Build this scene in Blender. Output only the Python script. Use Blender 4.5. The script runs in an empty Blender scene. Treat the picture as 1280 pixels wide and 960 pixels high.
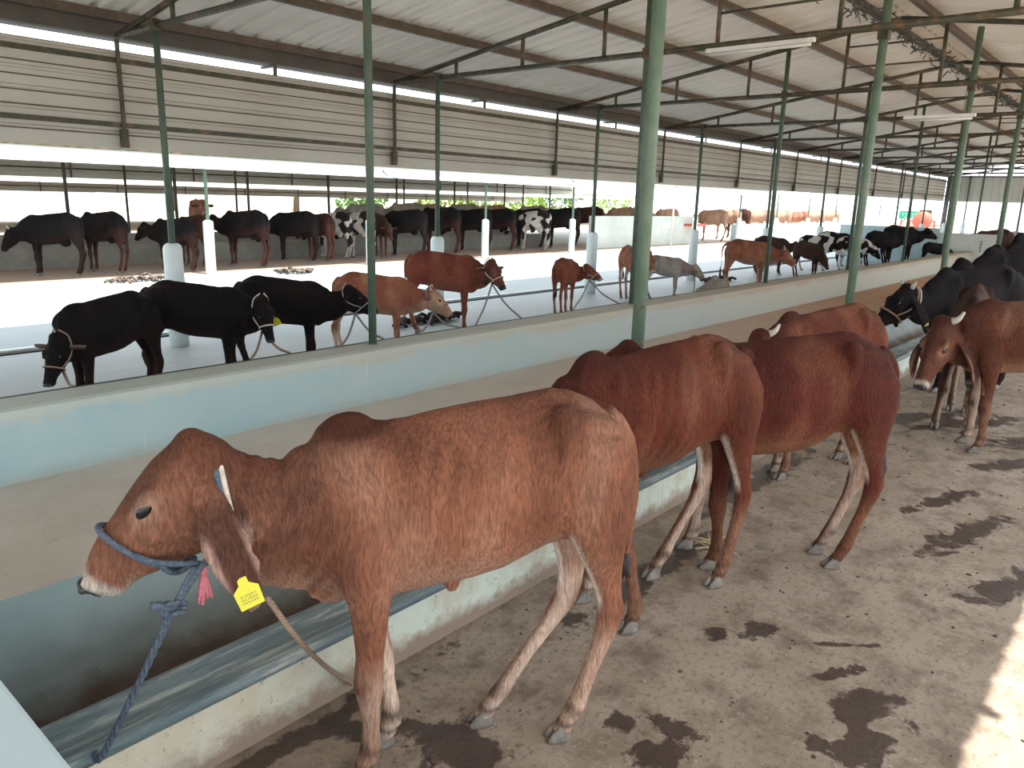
import bpy, bmesh, math, random
from mathutils import Vector, Matrix, noise
random.seed(7)
sc = bpy.context.scene
COL = sc.collection
PI = math.pi
def R(a): return math.radians(a)

# ---------------------------------------------------------------- camera
cam = bpy.data.cameras.new('camera'); camo = bpy.data.objects.new('camera', cam); COL.objects.link(camo)
cx = Vector((0.65349, -0.756497, 0.025763)); cd = Vector((-0.161824, -0.172877, -0.971559)); cf = Vector((0.739435, 0.630735, -0.235392))
m = Matrix((cx, -cd, -cf)).transposed().to_4x4(); m.translation = Vector((0, 0, 1.7))
camo.matrix_world = m
cam.sensor_width = 36; cam.lens = 955 / 1280 * 36; cam.clip_end = 400; cam.clip_start = 0.02
sc.camera = camo
# ---------------------------------------------------------------- light
w = bpy.data.worlds.new('world'); sc.world = w; w.use_nodes = True
bg = w.node_tree.nodes['Background']; bg.inputs[0].default_value = (0.86, 0.93, 1.0, 1); bg.inputs[1].default_value = 1.9
sun = bpy.data.lights.new('sun', 'SUN'); sun.energy = 9.0; sun.angle = R(0.6); sun.color = (1.0, 0.95, 0.87)
so = bpy.data.objects.new('sun', sun); COL.objects.link(so)
so.rotation_euler = Vector((-0.10, 0.36, -1.0)).to_track_quat('-Z', 'Y').to_euler()
sc.view_settings.view_transform = 'Standard'; sc.view_settings.look = 'None'
sc.view_settings.exposure = 0.72; sc.view_settings.gamma = 1.0; sc.view_settings.use_curve_mapping = False

# ---------------------------------------------------------------- helpers
def tag(o, label=None, cat=None, group=None, kind=None):
    if label: o['label'] = label
    if cat: o['category'] = cat
    if group: o['group'] = group
    if kind: o['kind'] = kind
    return o
def empty(name, loc=(0, 0, 0), rz=0.0):
    o = bpy.data.objects.new(name, None); COL.objects.link(o); o.empty_display_size = .1
    o.location = loc; o.rotation_euler = (0, 0, rz); return o
def link(name, bm, mat, parent=None, smooth=False, loc=None):
    me = bpy.data.meshes.new(name)
    bmesh.ops.recalc_face_normals(bm, faces=bm.faces)
    bm.to_mesh(me); bm.free()
    if smooth:
        for p in me.polygons: p.use_smooth = True
    if mat: me.materials.append(mat)
    o = bpy.data.objects.new(name, me); COL.objects.link(o)
    if parent: o.parent = parent
    if loc: o.location = loc
    return o
def NB(): return bmesh.new()
def box(bm, x0, x1, y0, y1, z0, z1, bevel=0):
    vs = [bm.verts.new((x, y, z)) for x in (x0, x1) for y in (y0, y1) for z in (z0, z1)]
    fs = [bm.faces.new([vs[i] for i in f]) for f in ((0, 1, 3, 2), (4, 6, 7, 5), (0, 4, 5, 1), (2, 3, 7, 6), (0, 2, 6, 4), (1, 5, 7, 3))]
    if bevel:
        es = list({e for f in fs for e in f.edges})
        bmesh.ops.bevel(bm, geom=es, offset=bevel, segments=2, affect='EDGES', profile=.5)
def ring_loft(bm, rings, cap=True):
    vr = [[bm.verts.new(p) for p in r] for r in rings]
    n = len(vr[0])
    for a, b in zip(vr, vr[1:]):
        for i in range(n):
            bm.faces.new((a[i], a[(i + 1) % n], b[(i + 1) % n], b[i]))
    if cap:
        bm.faces.new(vr[0][::-1]); bm.faces.new(vr[-1])
def frames(pts):
    """tangent / side / up along a path, no twist"""
    pts = [Vector(p) for p in pts]; out = []
    side = None
    for i, p in enumerate(pts):
        t = (pts[min(i + 1, len(pts) - 1)] - pts[max(i - 1, 0)]).normalized()
        if side is None:
            ref = Vector((0, 0, 1)) if abs(t.z) < .9 else Vector((1, 0, 0))
            side = t.cross(ref).normalized()
        else:
            side = (side - t * side.dot(t)).normalized()
        out.append((p, t, side, side.cross(t).normalized()))
    return out
def tube(bm, pts, r, n=8, cap=True):
    fr = frames(pts); rings = []
    for i, (p, t, s, u) in enumerate(fr):
        rr = r[i] if isinstance(r, (list, tuple)) else r
        rings.append([p + s * (rr * math.cos(2 * PI * k / n)) + u * (rr * math.sin(2 * PI * k / n)) for k in range(n)])
    ring_loft(bm, rings, cap)
def lathe(bm, prof, x=0, y=0, n=20):
    ring_loft(bm, [[Vector((x + r * math.cos(2 * PI * k / n), y + r * math.sin(2 * PI * k / n), z)) for k in range(n)] for r, z in prof])
def ball(bm, c, r, M=None, n=14, k=9):
    """ellipsoid; r scalar or 3-tuple, M a 3x3 rotation"""
    if not isinstance(r, (tuple, list)): r = (r, r, r)
    mt = Matrix.Translation(Vector(c)) @ (M.to_4x4() if M else Matrix.Identity(4)) @ Matrix.Diagonal((r[0], r[1], r[2], 1))
    bmesh.ops.create_uvsphere(bm, u_segments=n, v_segments=k, radius=1, matrix=mt)
def bez(pts, n):
    """Catmull-Rom through pts"""
    P = [Vector(p) for p in pts]; P = [P[0] * 2 - P[1]] + P + [P[-1] * 2 - P[-2]]; out = []
    for i in range(1, len(P) - 2):
        for k in range(n):
            t = k / n; a, b, c, d = P[i - 1:i + 3]
            out.append(.5 * ((2 * b) + (c - a) * t + (2 * a - 5 * b + 4 * c - d) * t * t + (3 * b - a - 3 * c + d) * t ** 3))
    out.append(P[-2]); return out
def lerp(a, b, t): return a + (b - a) * t
def smooth01(a, b, x):
    if a == b: return float(x > a)
    t = max(0., min(1., (x - a) / (b - a))); return t * t * (3 - 2 * t)
def interp(tab, x):
    if x <= tab[0][0]: return list(tab[0][1:])
    for p, q in zip(tab, tab[1:]):
        if x <= q[0]:
            t = (x - p[0]) / (q[0] - p[0]); return [lerp(a, b, t) for a, b in zip(p[1:], q[1:])]
    return list(tab[-1][1:])
def mix(a, b, t): return tuple(lerp(p, q, t) for p, q in zip(a, b))

# ---------------------------------------------------------------- materials
class NT:
    def __init__(s, name, rough=.7, metal=0, spec=.4):
        s.m = bpy.data.materials.new(name); s.m.use_nodes = True; s.t = s.m.node_tree
        s.b = s.t.nodes['Principled BSDF']; s.b.inputs['Roughness'].default_value = rough
        s.b.inputs['Metallic'].default_value = metal; s.b.inputs['Specular IOR Level'].default_value = spec
        s.pos = s.n('ShaderNodeNewGeometry').outputs['Position']
    def n(s, t, **k):
        x = s.t.nodes.new(t)
        for a, v in k.items(): setattr(x, a, v)
        return x
    def put(s, sock, v):
        if hasattr(v, 'is_linked') or hasattr(v, 'links'): s.t.links.new(v, sock)
        elif isinstance(v, tuple) and len(v) == 3 and sock.type == 'RGBA': sock.default_value = (*v, 1)
        else: sock.default_value = v
    def map(s, vec, scale=(1, 1, 1), loc=(0, 0, 0), rot=(0, 0, 0)):
        x = s.n('ShaderNodeMapping'); s.put(x.inputs[0], vec); x.inputs['Scale'].default_value = scale
        x.inputs['Location'].default_value = loc; x.inputs['Rotation'].default_value = rot; return x.outputs[0]
    def noise(s, vec=None, scale=5, detail=4, rough=.6, dist=0):
        x = s.n('ShaderNodeTexNoise'); s.put(x.inputs['Vector'], vec if vec is not None else s.pos)
        x.inputs['Scale'].default_value = scale; x.inputs['Detail'].default_value = detail
        x.inputs['Roughness'].default_value = rough; x.inputs['Distortion'].default_value = dist; return x.outputs[0]
    def ramp(s, f, a, b, smooth=False):
        x = s.n('ShaderNodeMapRange'); s.put(x.inputs[0], f); x.inputs[1].default_value = a; x.inputs[2].default_value = b
        if smooth: x.interpolation_type = 'SMOOTHSTEP'
        return x.outputs[0]
    def mixc(s, f, a, b, mode='MIX'):
        x = s.n('ShaderNodeMix', data_type='RGBA', blend_type=mode); s.put(x.inputs[0], f); s.put(x.inputs[6], a); s.put(x.inputs[7], b)
        return x.outputs[2]
    def math(s, op, a, b=0.):
        x = s.n('ShaderNodeMath', operation=op); s.put(x.inputs[0], a); s.put(x.inputs[1], b); return x.outputs[0]
    def sep(s, v=None):
        x = s.n('ShaderNodeSeparateXYZ'); s.put(x.inputs[0], v if v is not None else s.pos); return x.outputs
    def color(s, v): s.put(s.b.inputs['Base Color'], v); return s
    def rough(s, v): s.put(s.b.inputs['Roughness'], v); return s
    def bump(s, h, strength=.3, dist=.01):
        x = s.n('ShaderNodeBump'); s.put(x.inputs['Height'], h); x.inputs['Strength'].default_value = strength
        x.inputs['Distance'].default_value = dist; s.t.links.new(x.outputs[0], s.b.inputs['Normal']); return s

def simple(name, c, c2=None, scale=8, rough=.7, metal=0, bump=.0, spec=.4):
    n = NT(name, rough, metal, spec)
    f = n.noise(scale=scale, detail=5)
    n.color(n.mixc(n.ramp(f, .35, .68), c, c2 or tuple(v * .8 for v in c)))
    if bump: n.bump(f, bump)
    return n.m

def m_floor():
    n = NT('stained_concrete', .72, spec=.35)
    big = n.noise(scale=.9, detail=6, rough=.65); mid = n.noise(scale=5, detail=8, rough=.7); fine = n.noise(scale=38, detail=6, rough=.7)
    c = n.mixc(n.ramp(big, .35, .68), (.26, .20, .145), (.37, .30, .235))
    c = n.mixc(n.ramp(mid, .46, .64), c, (.17, .125, .09))
    c = n.mixc(n.math('MULTIPLY', n.ramp(fine, .53, .66), .8), c, (.12, .085, .06))
    c = n.mixc(n.math('MULTIPLY', n.ramp(n.noise(scale=60, detail=3), .62, .74), .6), c, (.50, .45, .39))
    # wet patches and smears of dung where the photograph has them
    sp = n.noise(scale=7, detail=8, rough=.68, dist=.3)
    x, y, z = n.sep(); total = None
    for (px, py, rx, ry, a) in STAINS:
        dx = n.math('SUBTRACT', x, px); dy = n.math('SUBTRACT', y, py)
        ca, sa = math.cos(R(a)), math.sin(R(a))
        u = n.math('ADD', n.math('MULTIPLY', dx, ca / rx), n.math('MULTIPLY', dy, sa / rx))
        v = n.math('ADD', n.math('MULTIPLY', dx, -sa / ry), n.math('MULTIPLY', dy, ca / ry))
        d = n.math('SQRT', n.math('ADD', n.math('MULTIPLY', u, u), n.math('MULTIPLY', v, v)))
        d = n.math('ADD', d, n.math('MULTIPLY', n.math('SUBTRACT', sp, .5), 4.6))
        k = n.ramp(d, 1.12, .86)
        total = k if total is None else n.math('MAXIMUM', total, k)
    c = n.mixc(n.math('MULTIPLY', total, .88), c, n.mixc(n.ramp(fine, .4, .6), (.030, .018, .016), (.058, .036, .030)))
    # joints between the slabs, every 2.6 m
    n.color(c)
    r = n.math('SUBTRACT', .78, n.math('MULTIPLY', total, .42)); n.rough(r)
    n.bump(n.math('ADD', n.math('MULTIPLY', mid, .6), n.math('MULTIPLY', fine, .5)), .55, .012)
    return n.m
STAINS = [(1.50, 1.47, .13, .17, 0), (1.36, 1.74, .05, .12, 30), (1.95, 1.14, .05, .05, 0), (1.88, .98, .10, .08, 0), (2.05, 1.02, .05, .09, 20),
          (2.80, 1.05, .10, .05, -30), (2.70, 1.16, .05, .04, 0), (2.78, .67, .14, .035, 150), (2.62, .56, .17, .085, 165), (2.40, .50, .20, .07, 165),
          (2.30, .62, .06, .04, 0), (4.5, .62, .42, .075, 165), (4.0, .34, .35, .07, 160), (5.0, .82, .30, .06, 160), (2.95, .76, .10, .02, 130),
          (6.9, 1.45, .65, .12, 150), (7.1, 1.05, .6, .12, 150), (6.1, .62, .35, .10, 150), (6.9, .55, .6, .12, 150), (2.9, 1.62, .5, .07, 180), (4.6, 1.78, .8, .08, 180), (1.1, 1.86, .6, .05, 180)]

def m_alley():
    n = NT('feed_alley_concrete', .8)
    f = n.noise(scale=2.2, detail=7, rough=.68); g = n.noise(scale=26, detail=6, rough=.72)
    x, y, z = n.sep()
    far = n.ramp(n.math('ADD', x, n.math('MULTIPLY', f, 4.0)), 4.5, 14.0)     # browner tone further down the alley
    c = n.mixc(n.ramp(f, .35, .68), (.50, .465, .41), (.60, .57, .52))
    c = n.mixc(far, c, n.mixc(n.ramp(f, .35, .65), (.38, .20, .11), (.46, .28, .165)))
    c = n.mixc(n.math('MULTIPLY', n.ramp(g, .60, .72), .55), c, (.22, .17, .13))
    n.color(c); n.bump(g, .3, .006); return n.m

def m_bluewash(name='pale_blue_limewash', warm=False):
    n = NT(name, .62, spec=.35)
    f = n.noise(scale=2.5, detail=6, rough=.62); g = n.noise(scale=30, detail=4)
    st = n.noise(n.map(n.pos, (14, 14, .8)), scale=1, detail=3, rough=.5)     # vertical runs
    x, y, z = n.sep()
    c = n.mixc(n.ramp(f, .35, .7), (.33, .47, .50), (.40, .53, .54))
    c = n.mixc(n.math('MULTIPLY', n.ramp(st, .68, .74), .45), c, (.66, .76, .76))
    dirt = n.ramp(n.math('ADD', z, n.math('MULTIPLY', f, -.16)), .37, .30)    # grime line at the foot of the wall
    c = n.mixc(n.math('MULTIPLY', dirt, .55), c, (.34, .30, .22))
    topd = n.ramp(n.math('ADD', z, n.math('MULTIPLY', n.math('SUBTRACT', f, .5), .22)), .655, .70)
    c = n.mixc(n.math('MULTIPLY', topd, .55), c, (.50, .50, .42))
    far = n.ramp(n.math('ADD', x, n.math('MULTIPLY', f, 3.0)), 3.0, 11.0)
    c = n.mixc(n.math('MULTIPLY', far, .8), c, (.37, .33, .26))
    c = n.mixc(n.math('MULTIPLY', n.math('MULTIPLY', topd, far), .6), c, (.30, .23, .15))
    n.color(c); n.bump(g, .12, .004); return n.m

def m_curb():
    n = NT('worn_whitewashed_curb', .8)
    f = n.noise(scale=6, detail=8, rough=.72); g = n.noise(scale=32, detail=6, rough=.75)
    x, y, z = n.sep()
    c = n.mixc(n.ramp(f, .40, .66), (.56, .62, .54), (.46, .42, .31))
    warm = n.ramp(n.math('ADD', x, n.math('MULTIPLY', f, .8)), 2.2, 1.2)
    c = n.mixc(n.math('MULTIPLY', warm, .6), c, (.55, .46, .34))
    c = n.mixc(n.ramp(n.math('ADD', z, n.math('MULTIPLY', f, -.22)), .0, -.07), c, (.27, .20, .145))
    c = n.mixc(n.math('MULTIPLY', n.ramp(g, .60, .67), .7), c, (.17, .14, .11))
    n.color(c); n.bump(n.math('ADD', f, g), .5, .008); return n.m
def m_rim():
    n = NT('blue_grey_trough_rim', .42, spec=.5)
    f = n.noise(n.map(n.pos, (1.2, 14, 14)), scale=2.4, detail=8, rough=.72)
    c = n.mixc(n.ramp(f, .40, .58), (.13, .175, .195), (.25, .30, .30))
    c = n.mixc(n.math('MULTIPLY', n.ramp(f, .54, .62), .8), c, (.50, .51, .45))
    n.color(c); n.bump(n.math('ADD', f, n.noise(scale=25, detail=5)), .5, .006); return n.m
def m_trough():
    n = NT('trough_plaster', .5, spec=.45)
    f = n.noise(scale=3.5, detail=7, rough=.65); g = n.noise(scale=30, detail=3)
    x, y, z = n.sep()
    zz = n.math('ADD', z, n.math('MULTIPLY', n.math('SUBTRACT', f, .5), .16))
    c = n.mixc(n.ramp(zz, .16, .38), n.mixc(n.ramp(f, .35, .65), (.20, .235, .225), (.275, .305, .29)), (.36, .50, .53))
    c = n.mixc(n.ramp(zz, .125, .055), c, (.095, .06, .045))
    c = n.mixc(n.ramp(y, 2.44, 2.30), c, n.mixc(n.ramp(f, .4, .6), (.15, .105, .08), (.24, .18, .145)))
    c = n.mixc(n.math('MULTIPLY', n.ramp(g, .73, .76), .7), c, (.07, .06, .05))
    n.color(c); n.bump(f, .15, .006); return n.m
def m_yard():
    n = NT('far_yard_concrete', .55, spec=.4)
    f = n.noise(scale=.8, detail=6, rough=.6); g = n.noise(n.map(n.pos, (.5, 4, 1)), scale=3, detail=6)
    y = n.sep()[1]
    c = n.mixc(n.ramp(f, .35, .68), (.27, .32, .335), (.35, .385, .39))
    c = n.mixc(n.math('MULTIPLY', n.ramp(g, .5, .7), .6), c, (.30, .31, .29))
    c = n.mixc(n.ramp(y, 12.0, 12.6), c, (.30, .22, .17))
    c = n.mixc(n.ramp(y, 14.9, 15.2), c, (.40, .40, .38))
    n.color(c); n.bump(g, .2, .01); return n.m
def m_roof():
    n = NT('galvanised_roof_sheet', .55, metal=0, spec=.3)
    f = n.noise(scale=1.3, detail=5); g = n.noise(n.map(n.pos, (6, .5, 1)), scale=1.5, detail=4)
    c = n.mixc(n.ramp(f, .35, .65), (.70, .67, .62), (.79, .76, .72))
    c = n.mixc(n.math('MULTIPLY', n.ramp(g, .55, .75), .5), c, (.40, .34, .28))
    n.color(c); return n.m
def m_apron():
    n = NT('grey_cladding_sheet', .6, spec=.3)
    f = n.noise(scale=.9, detail=4); z = n.sep()[2]
    c = n.mixc(n.ramp(f, .35, .65), (.47, .455, .405), (.55, .54, .49))
    n.color(c); return n.m
def m_paint(name, a, b, rust=.62):
    n = NT(name, .5, spec=.45)
    f = n.noise(scale=9, detail=6, rough=.7)
    c = n.mixc(n.ramp(f, .4, .6), a, b); c = n.mixc(n.ramp(f, rust, rust + .07), c, (.16, .085, .045))
    n.color(c); n.bump(f, .1, .003); return n.m
def m_coat(hair=1.0, rough=.72):
    n = NT('short_hair_coat', rough, spec=.12)
    a = n.n('ShaderNodeAttribute', attribute_name='coat').outputs['Color']
    tc = n.n('ShaderNodeTexCoord').outputs['Object']
    warp = n.noise(tc, scale=3.0, detail=2)
    v = n.map(tc, (95, 70, 15), rot=(0, .42, 0))
    mixv = n.n('ShaderNodeVectorMath', operation='ADD')
    n.put(mixv.inputs[0], v)
    sc_ = n.n('ShaderNodeVectorMath', operation='SCALE'); n.put(sc_.inputs[0], n.n('ShaderNodeCombineXYZ').outputs[0]); 
    x = n.n('ShaderNodeCombineXYZ'); n.put(x.inputs[0], n.math('MULTIPLY', warp, 9.)); n.put(x.inputs[2], n.math('MULTIPLY', warp, -3.))
    n.put(mixv.inputs[1], x.outputs[0])
    h = n.noise(mixv.outputs[0], scale=1.5, detail=4, rough=.6)
    blot = n.math('ADD', n.math('MULTIPLY', n.noise(tc, scale=4.5, detail=6, rough=.62), .75), n.math('MULTIPLY', n.noise(tc, scale=26, detail=4), .25))
    c = n.mixc(n.ramp(h, .34, .66), n.mixc(.62, a, (0, 0, 0)), n.mixc(.30, a, (1.9, 1.7, 1.6), 'MULTIPLY'))
    c = n.mixc(.65, a, c)
    c2 = n.n('ShaderNodeHueSaturation'); n.put(c2.inputs['Color'], c); n.put(c2.inputs['Value'], n.math('ADD', .30, n.math('MULTIPLY', blot, 1.4)))
    n.color(c2.outputs[0]); n.bump(n.math('ADD', h, n.math('MULTIPLY', blot, .5)), .75 * hair, .014)
    n.b.inputs['Sheen Weight'].default_value = .02; n.b.inputs['Sheen Roughness'].default_value = .45
    n.b.inputs['Sheen Tint'].default_value = (1, .75, .6, 1)
    return n.m

M = {}
M['floor'] = m_floor(); M['alley'] = m_alley(); M['blue'] = m_bluewash(); M['curb'] = m_curb(); M['rim'] = m_rim(); M['trough'] = m_trough()
M['yard'] = m_yard(); M['roof'] = m_roof(); M['apron'] = m_apron()
M['post'] = m_paint('green_post_paint', (.10, .155, .108), (.135, .195, .14), .64)
M['steel'] = m_paint('dark_green_steel', (.042, .045, .027), (.070, .070, .045), .53)
M['slim'] = m_paint('dull_green_paint', (.060, .098, .072), (.085, .13, .098), .6)
M['rusty'] = m_paint('rusty_purlin', (.070, .052, .040), (.105, .078, .058), .58)
M['gutter'] = simple('dark_gutter', (.085, .078, .07), (.12, .11, .10), 3)
M['base'] = simple('whitewashed_base', (.62, .72, .72), (.72, .78, .77), 6, .6)
M['coat'] = m_coat(); M['coat_far'] = M['coat']
M['horn'] = simple('horn_keratin', (.52, .50, .45), (.30, .27, .24), 20, .4)
M['hoof'] = simple('grey_hoof', (.12, .105, .09), (.25, .22, .185), 22, .5)
M['eye'] = simple('wet_dark_eye', (.006, .007, .012), None, 5, .16, spec=.45)
M['nose'] = simple('wet_black_nose', (.018, .018, .022), (.035, .035, .04), 60, .35, spec=.6)
M['tuft'] = simple('black_tail_hair', (.02, .015, .014), (.05, .035, .03), 40, .8)
M['tag'] = simple('yellow_tag_plastic', (.68, .63, .035), (.60, .56, .03), 12, .45)
M['tagprint'] = simple('faded_tag_print', (.42, .40, .08), None, 12, .6)
M['rope_blue'] = simple('blue_grey_rope', (.045, .065, .095), (.12, .15, .19), 120, .85)
M['rope_jute'] = simple('jute_rope', (.33, .24, .17), (.20, .14, .10), 120, .9)
M['rope_grey'] = simple('grey_rope', (.28, .28, .27), (.17, .17, .17), 90, .9)
M['strap'] = simple('white_neck_cord', (.62, .56, .48), (.42, .38, .33), 60, .8)
M['pink'] = simple('pink_wool', (.62, .22, .24), (.50, .15, .18), 90, .9)
M['white'] = simple('white_enamel', (.80, .80, .78), None, 5, .5)
M['dark'] = simple('matt_dark', (.03, .03, .03), None, 9, .8)  # plain dark tone shared by wall strip, drain line and doorway
M['straw'] = simple('dry_straw', (.50, .42, .22), (.36, .28, .14), 50, .9)
M['dung'] = simple('dried_dung', (.10, .065, .045), (.06, .04, .03), 30, .95, bump=.3)
M['leaf'] = simple('tree_leaves', (.10, .20, .05), (.05, .11, .03), 3, .7)
M['leaf_bright'] = simple('bright_leaves', (.24, .36, .06), (.12, .22, .04), 3, .7)
M['bark'] = simple('tree_bark', (.12, .09, .06), None, 9, .9)
M['redpaint'] = simple('red_machine_paint', (.62, .10, .06), (.50, .09, .06), 6, .5)
M['greenpaint'] = simple('green_sign_paint', (.02, .34, .19), (.02, .28, .17), 6, .5)
M['ground'] = simple('dusty_ground', (.42, .36, .28), (.34, .29, .22), .6, .95)
M['wallwhite'] = simple('white_lime_plaster', (.62, .66, .62), (.54, .57, .53), 2.5, .8)
M['bluebuild'] = simple('pale_blue_plaster', (.50, .64, .68), (.42, .56, .60), 2, .8)
M['oldplaster'] = simple('old_trough_plaster', (.20, .19, .165), (.27, .26, .23), 2.5, .85)
M['sheet_sunlit'] = simple('sunlit_cladding_sheet', (.84, .84, .82), (.78, .79, .78), 2, .6)  # cladding whitened so it reads as blown out by sun; light put into colour
M['partition'] = simple('pale_blue_partition', (.60, .74, .78), (.54, .68, .73), 3, .5)
M['net'] = simple('dark_bird_net', (.06, .07, .065), (.14, .15, .14), 20, .9)
# ================================================================ the place
F = 0.35                  # level of the yard beyond the low wall
BAY = 3.17
NB_ = 11                  # last truss of this shed stands at 11 bays
XE = BAY * NB_
ordn = ['first', 'second', 'third', 'fourth', 'fifth', 'sixth', 'seventh', 'eighth', 'ninth', 'tenth', 'eleventh', 'twelfth', 'thirteenth', 'fourteenth']

b = NB(); box(b, -6, 60, -12, 1.96, -.3, 0); tag(link('floor', b, M['floor']), kind='structure')
# feed alley slab with the sloping trough wall towards the animals, cut as one cross-section
def prism(bm, prof, x0, x1, seg=1):
    rings = [[Vector((lerp(x0, x1, i / seg), y, z)) for y, z in prof] for i in range(seg + 1)]
    ring_loft(bm, rings)
XA = 21.6
b = NB(); prism(b, [(2.66, -.3), (2.66, .36), (2.69, .395), (2.73, .40), (3.80, .40), (3.80, -.3)], -6, XA); tag(link('floor.001', b, M['alley']), kind='structure')
t = empty('feed_trough', (0, 1.95, 0)); tag(t, 'long low feeding trough with worn whitewashed curb in front of the brown calves', 'feed trough')
def sub(name, bm, mat, root, smooth=False, **k):
    o = link(name, bm, mat, None, smooth); o.parent = root
    if root is not None:
        mw = Matrix.Translation(root.location) @ root.rotation_euler.to_matrix().to_4x4()
        o.matrix_parent_inverse = mw.inverted()
    if k: tag(o, **k)
    return o
b = NB(); prism(b, [(1.95, -.1), (1.945, .10), (1.95, .215), (2.14, .215), (2.16, .05), (2.16, -.1)], .45, XA); sub('curb', b, M['curb'], t)
b = NB(); prism(b, [(1.94, .215), (1.945, .237), (1.965, .248), (1.985, .243), (2.03, .232), (2.07, .236), (2.10, .256), (2.125, .262), (2.15, .25), (2.155, .215)], .45, XA); sub('rim', b, M['rim'], t, True)
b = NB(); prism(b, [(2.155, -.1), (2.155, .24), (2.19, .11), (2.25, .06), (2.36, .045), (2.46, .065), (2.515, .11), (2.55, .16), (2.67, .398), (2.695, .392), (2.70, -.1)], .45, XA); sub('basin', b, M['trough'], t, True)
# partition wall across the trough, close to the photographer
b = NB(); box(b, -.9, .415, .9, 2.75, 0, .62, .012); tag(link('wall_near', b, M['partition']), kind='structure')
# low middle wall
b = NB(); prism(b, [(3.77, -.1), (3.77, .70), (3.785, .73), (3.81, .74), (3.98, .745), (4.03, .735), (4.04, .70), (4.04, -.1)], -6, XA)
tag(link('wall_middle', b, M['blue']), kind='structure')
b = NB(); prism(b, [(4.045, F), (4.045, .715), (4.06, .72), (4.12, .72), (4.135, .70), (4.135, F)], -6, XA); tag(link('trim_1', b, M['dark']), kind='structure')  # dark strip along the back of the low wall
# yard slab
b = NB(); box(b, -10, 60, 4.03, 24, -.1, F); tag(link('floor.002', b, M['yard']), kind='structure')
b = NB(); box(b, -80, 260, -160, 260, -.62, -.30); tag(link('floor.003', b, M['ground']), kind='structure')
b = NB(); prism(b, [(24, -.2), (24, .30), (60, .10), (60, -.2)], -10, 120); tag(link('floor.004', b, M['ground']), kind='structure')
# drain along the yard
b = NB(); box(b, -8, 34, 7.10, 7.18, F, F + .012); o = link('drain_channel', b, M['dark']); tag(o, 'narrow dark drain line running along the pale blue yard floor', 'drain')
b = NB(); box(b, -8, 34, 7.18, 7.24, F, F + .03, .008); o = link('drain_kerb', b, M['base']); tag(o, 'thin pale kerb beside the drain line in the yard', 'kerb')
# trough row in the second shed (behind the standing cows)
t = empty('feed_trough', (10, 14.6, F)); tag(t, 'grey concrete trough behind the row of dark cows in the second shed', 'feed trough')
b = NB(); prism(b, [(14.5, F), (14.5, F + .34), (14.55, F + .36), (14.66, F + .36), (14.70, F + .3), (14.70, F)], -6, 18.3); sub('curb', b, M['oldplaster'], t)
b = NB(); prism(b, [(14.7, F), (14.7, F + .12), (15.1, F + .12), (15.25, F + .52), (15.4, F + .52), (15.4, F)], -6, 18.3); sub('basin', b, M['oldplaster'], t)

# ---------------------------------------------------------------- roof of this shed
RIDGE_Y, RIDGE_Z, EAVE_Y, EAVE_Z, REY = 2.71, 3.74, 7.46, 3.04, -0.95
k = (RIDGE_Z - EAVE_Z) / (EAVE_Y - RIDGE_Y)
REZ = RIDGE_Z - k * (RIDGE_Y - REY)
b = NB()
def sheet(bm, x0, x1, ya, za, yb, zb, pitch=.25, rib=.028, th=.006, axis='x'):
    """trapezoid-ribbed metal sheet, ribs running from a to b"""
    xs = []; x = x0
    while x < x1:
        for dx, dz in ((0, 0), (pitch * .62, 0), (pitch * .72, rib), (pitch * .88, rib)):
            xs.append((min(x + dx, x1), dz))
        x += pitch
    xs.append((x1, 0))
    top = [[bm.verts.new((x, y, z + dz + th)) for x, dz in xs] for y, z in ((ya, za), (yb, zb))]
    bot = [[bm.verts.new((x, y, z + dz)) for x, dz in xs] for y, z in ((ya, za), (yb, zb))]
    for i in range(len(xs) - 1):
        bm.faces.new((top[0][i], top[0][i + 1], top[1][i + 1], top[1][i])); bm.faces.new((bot[0][i], bot[1][i], bot[1][i + 1], bot[0][i + 1]))
sheet(b, -8, XE + .4, EAVE_Y + .10, EAVE_Z + .085, RIDGE_Y + .10, RIDGE_Z + .10)
sheet(b, -8, XE + .4, REY, REZ + .10, RIDGE_Y - .10, RIDGE_Z + .10)
for (x, y) in ((-8, 0),): pass
prism(b, [(RIDGE_Y - .32, RIDGE_Z + .10), (RIDGE_Y, RIDGE_Z + .17), (RIDGE_Y + .32, RIDGE_Z + .10), (RIDGE_Y + .32, RIDGE_Z + .115), (RIDGE_Y, RIDGE_Z + .185), (RIDGE_Y - .32, RIDGE_Z + .115)], -8, XE + .4)
tag(link('ceiling', b, M['roof']), kind='structure')
# purlins
pl = [(7.25, 'lowest roof purlin just inside the gutter'), (6.1, 'second roof purlin up from the gutter'), (4.95, 'third roof purlin up from the gutter'), (3.85, 'fourth roof purlin up from the gutter'),
      (2.95, 'roof purlin on the gutter side of the ridge'), (2.45, 'roof purlin just past the ridge on the right slope'), (1.35, 'middle roof purlin on the right slope'), (.2, 'roof purlin low on the right slope'), (-.8, 'outermost purlin on the right slope')]
for y, lab in pl:
    z = RIDGE_Z - k * abs(y - RIDGE_Y) + .055
    b = NB(); box(b, -8, XE + .3, y - .025, y + .025, z - .03, z + .045)
    tag(link('roof_purlin', b, M['rusty']), 'rusty brown steel ' + lab, 'purlin')
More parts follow.
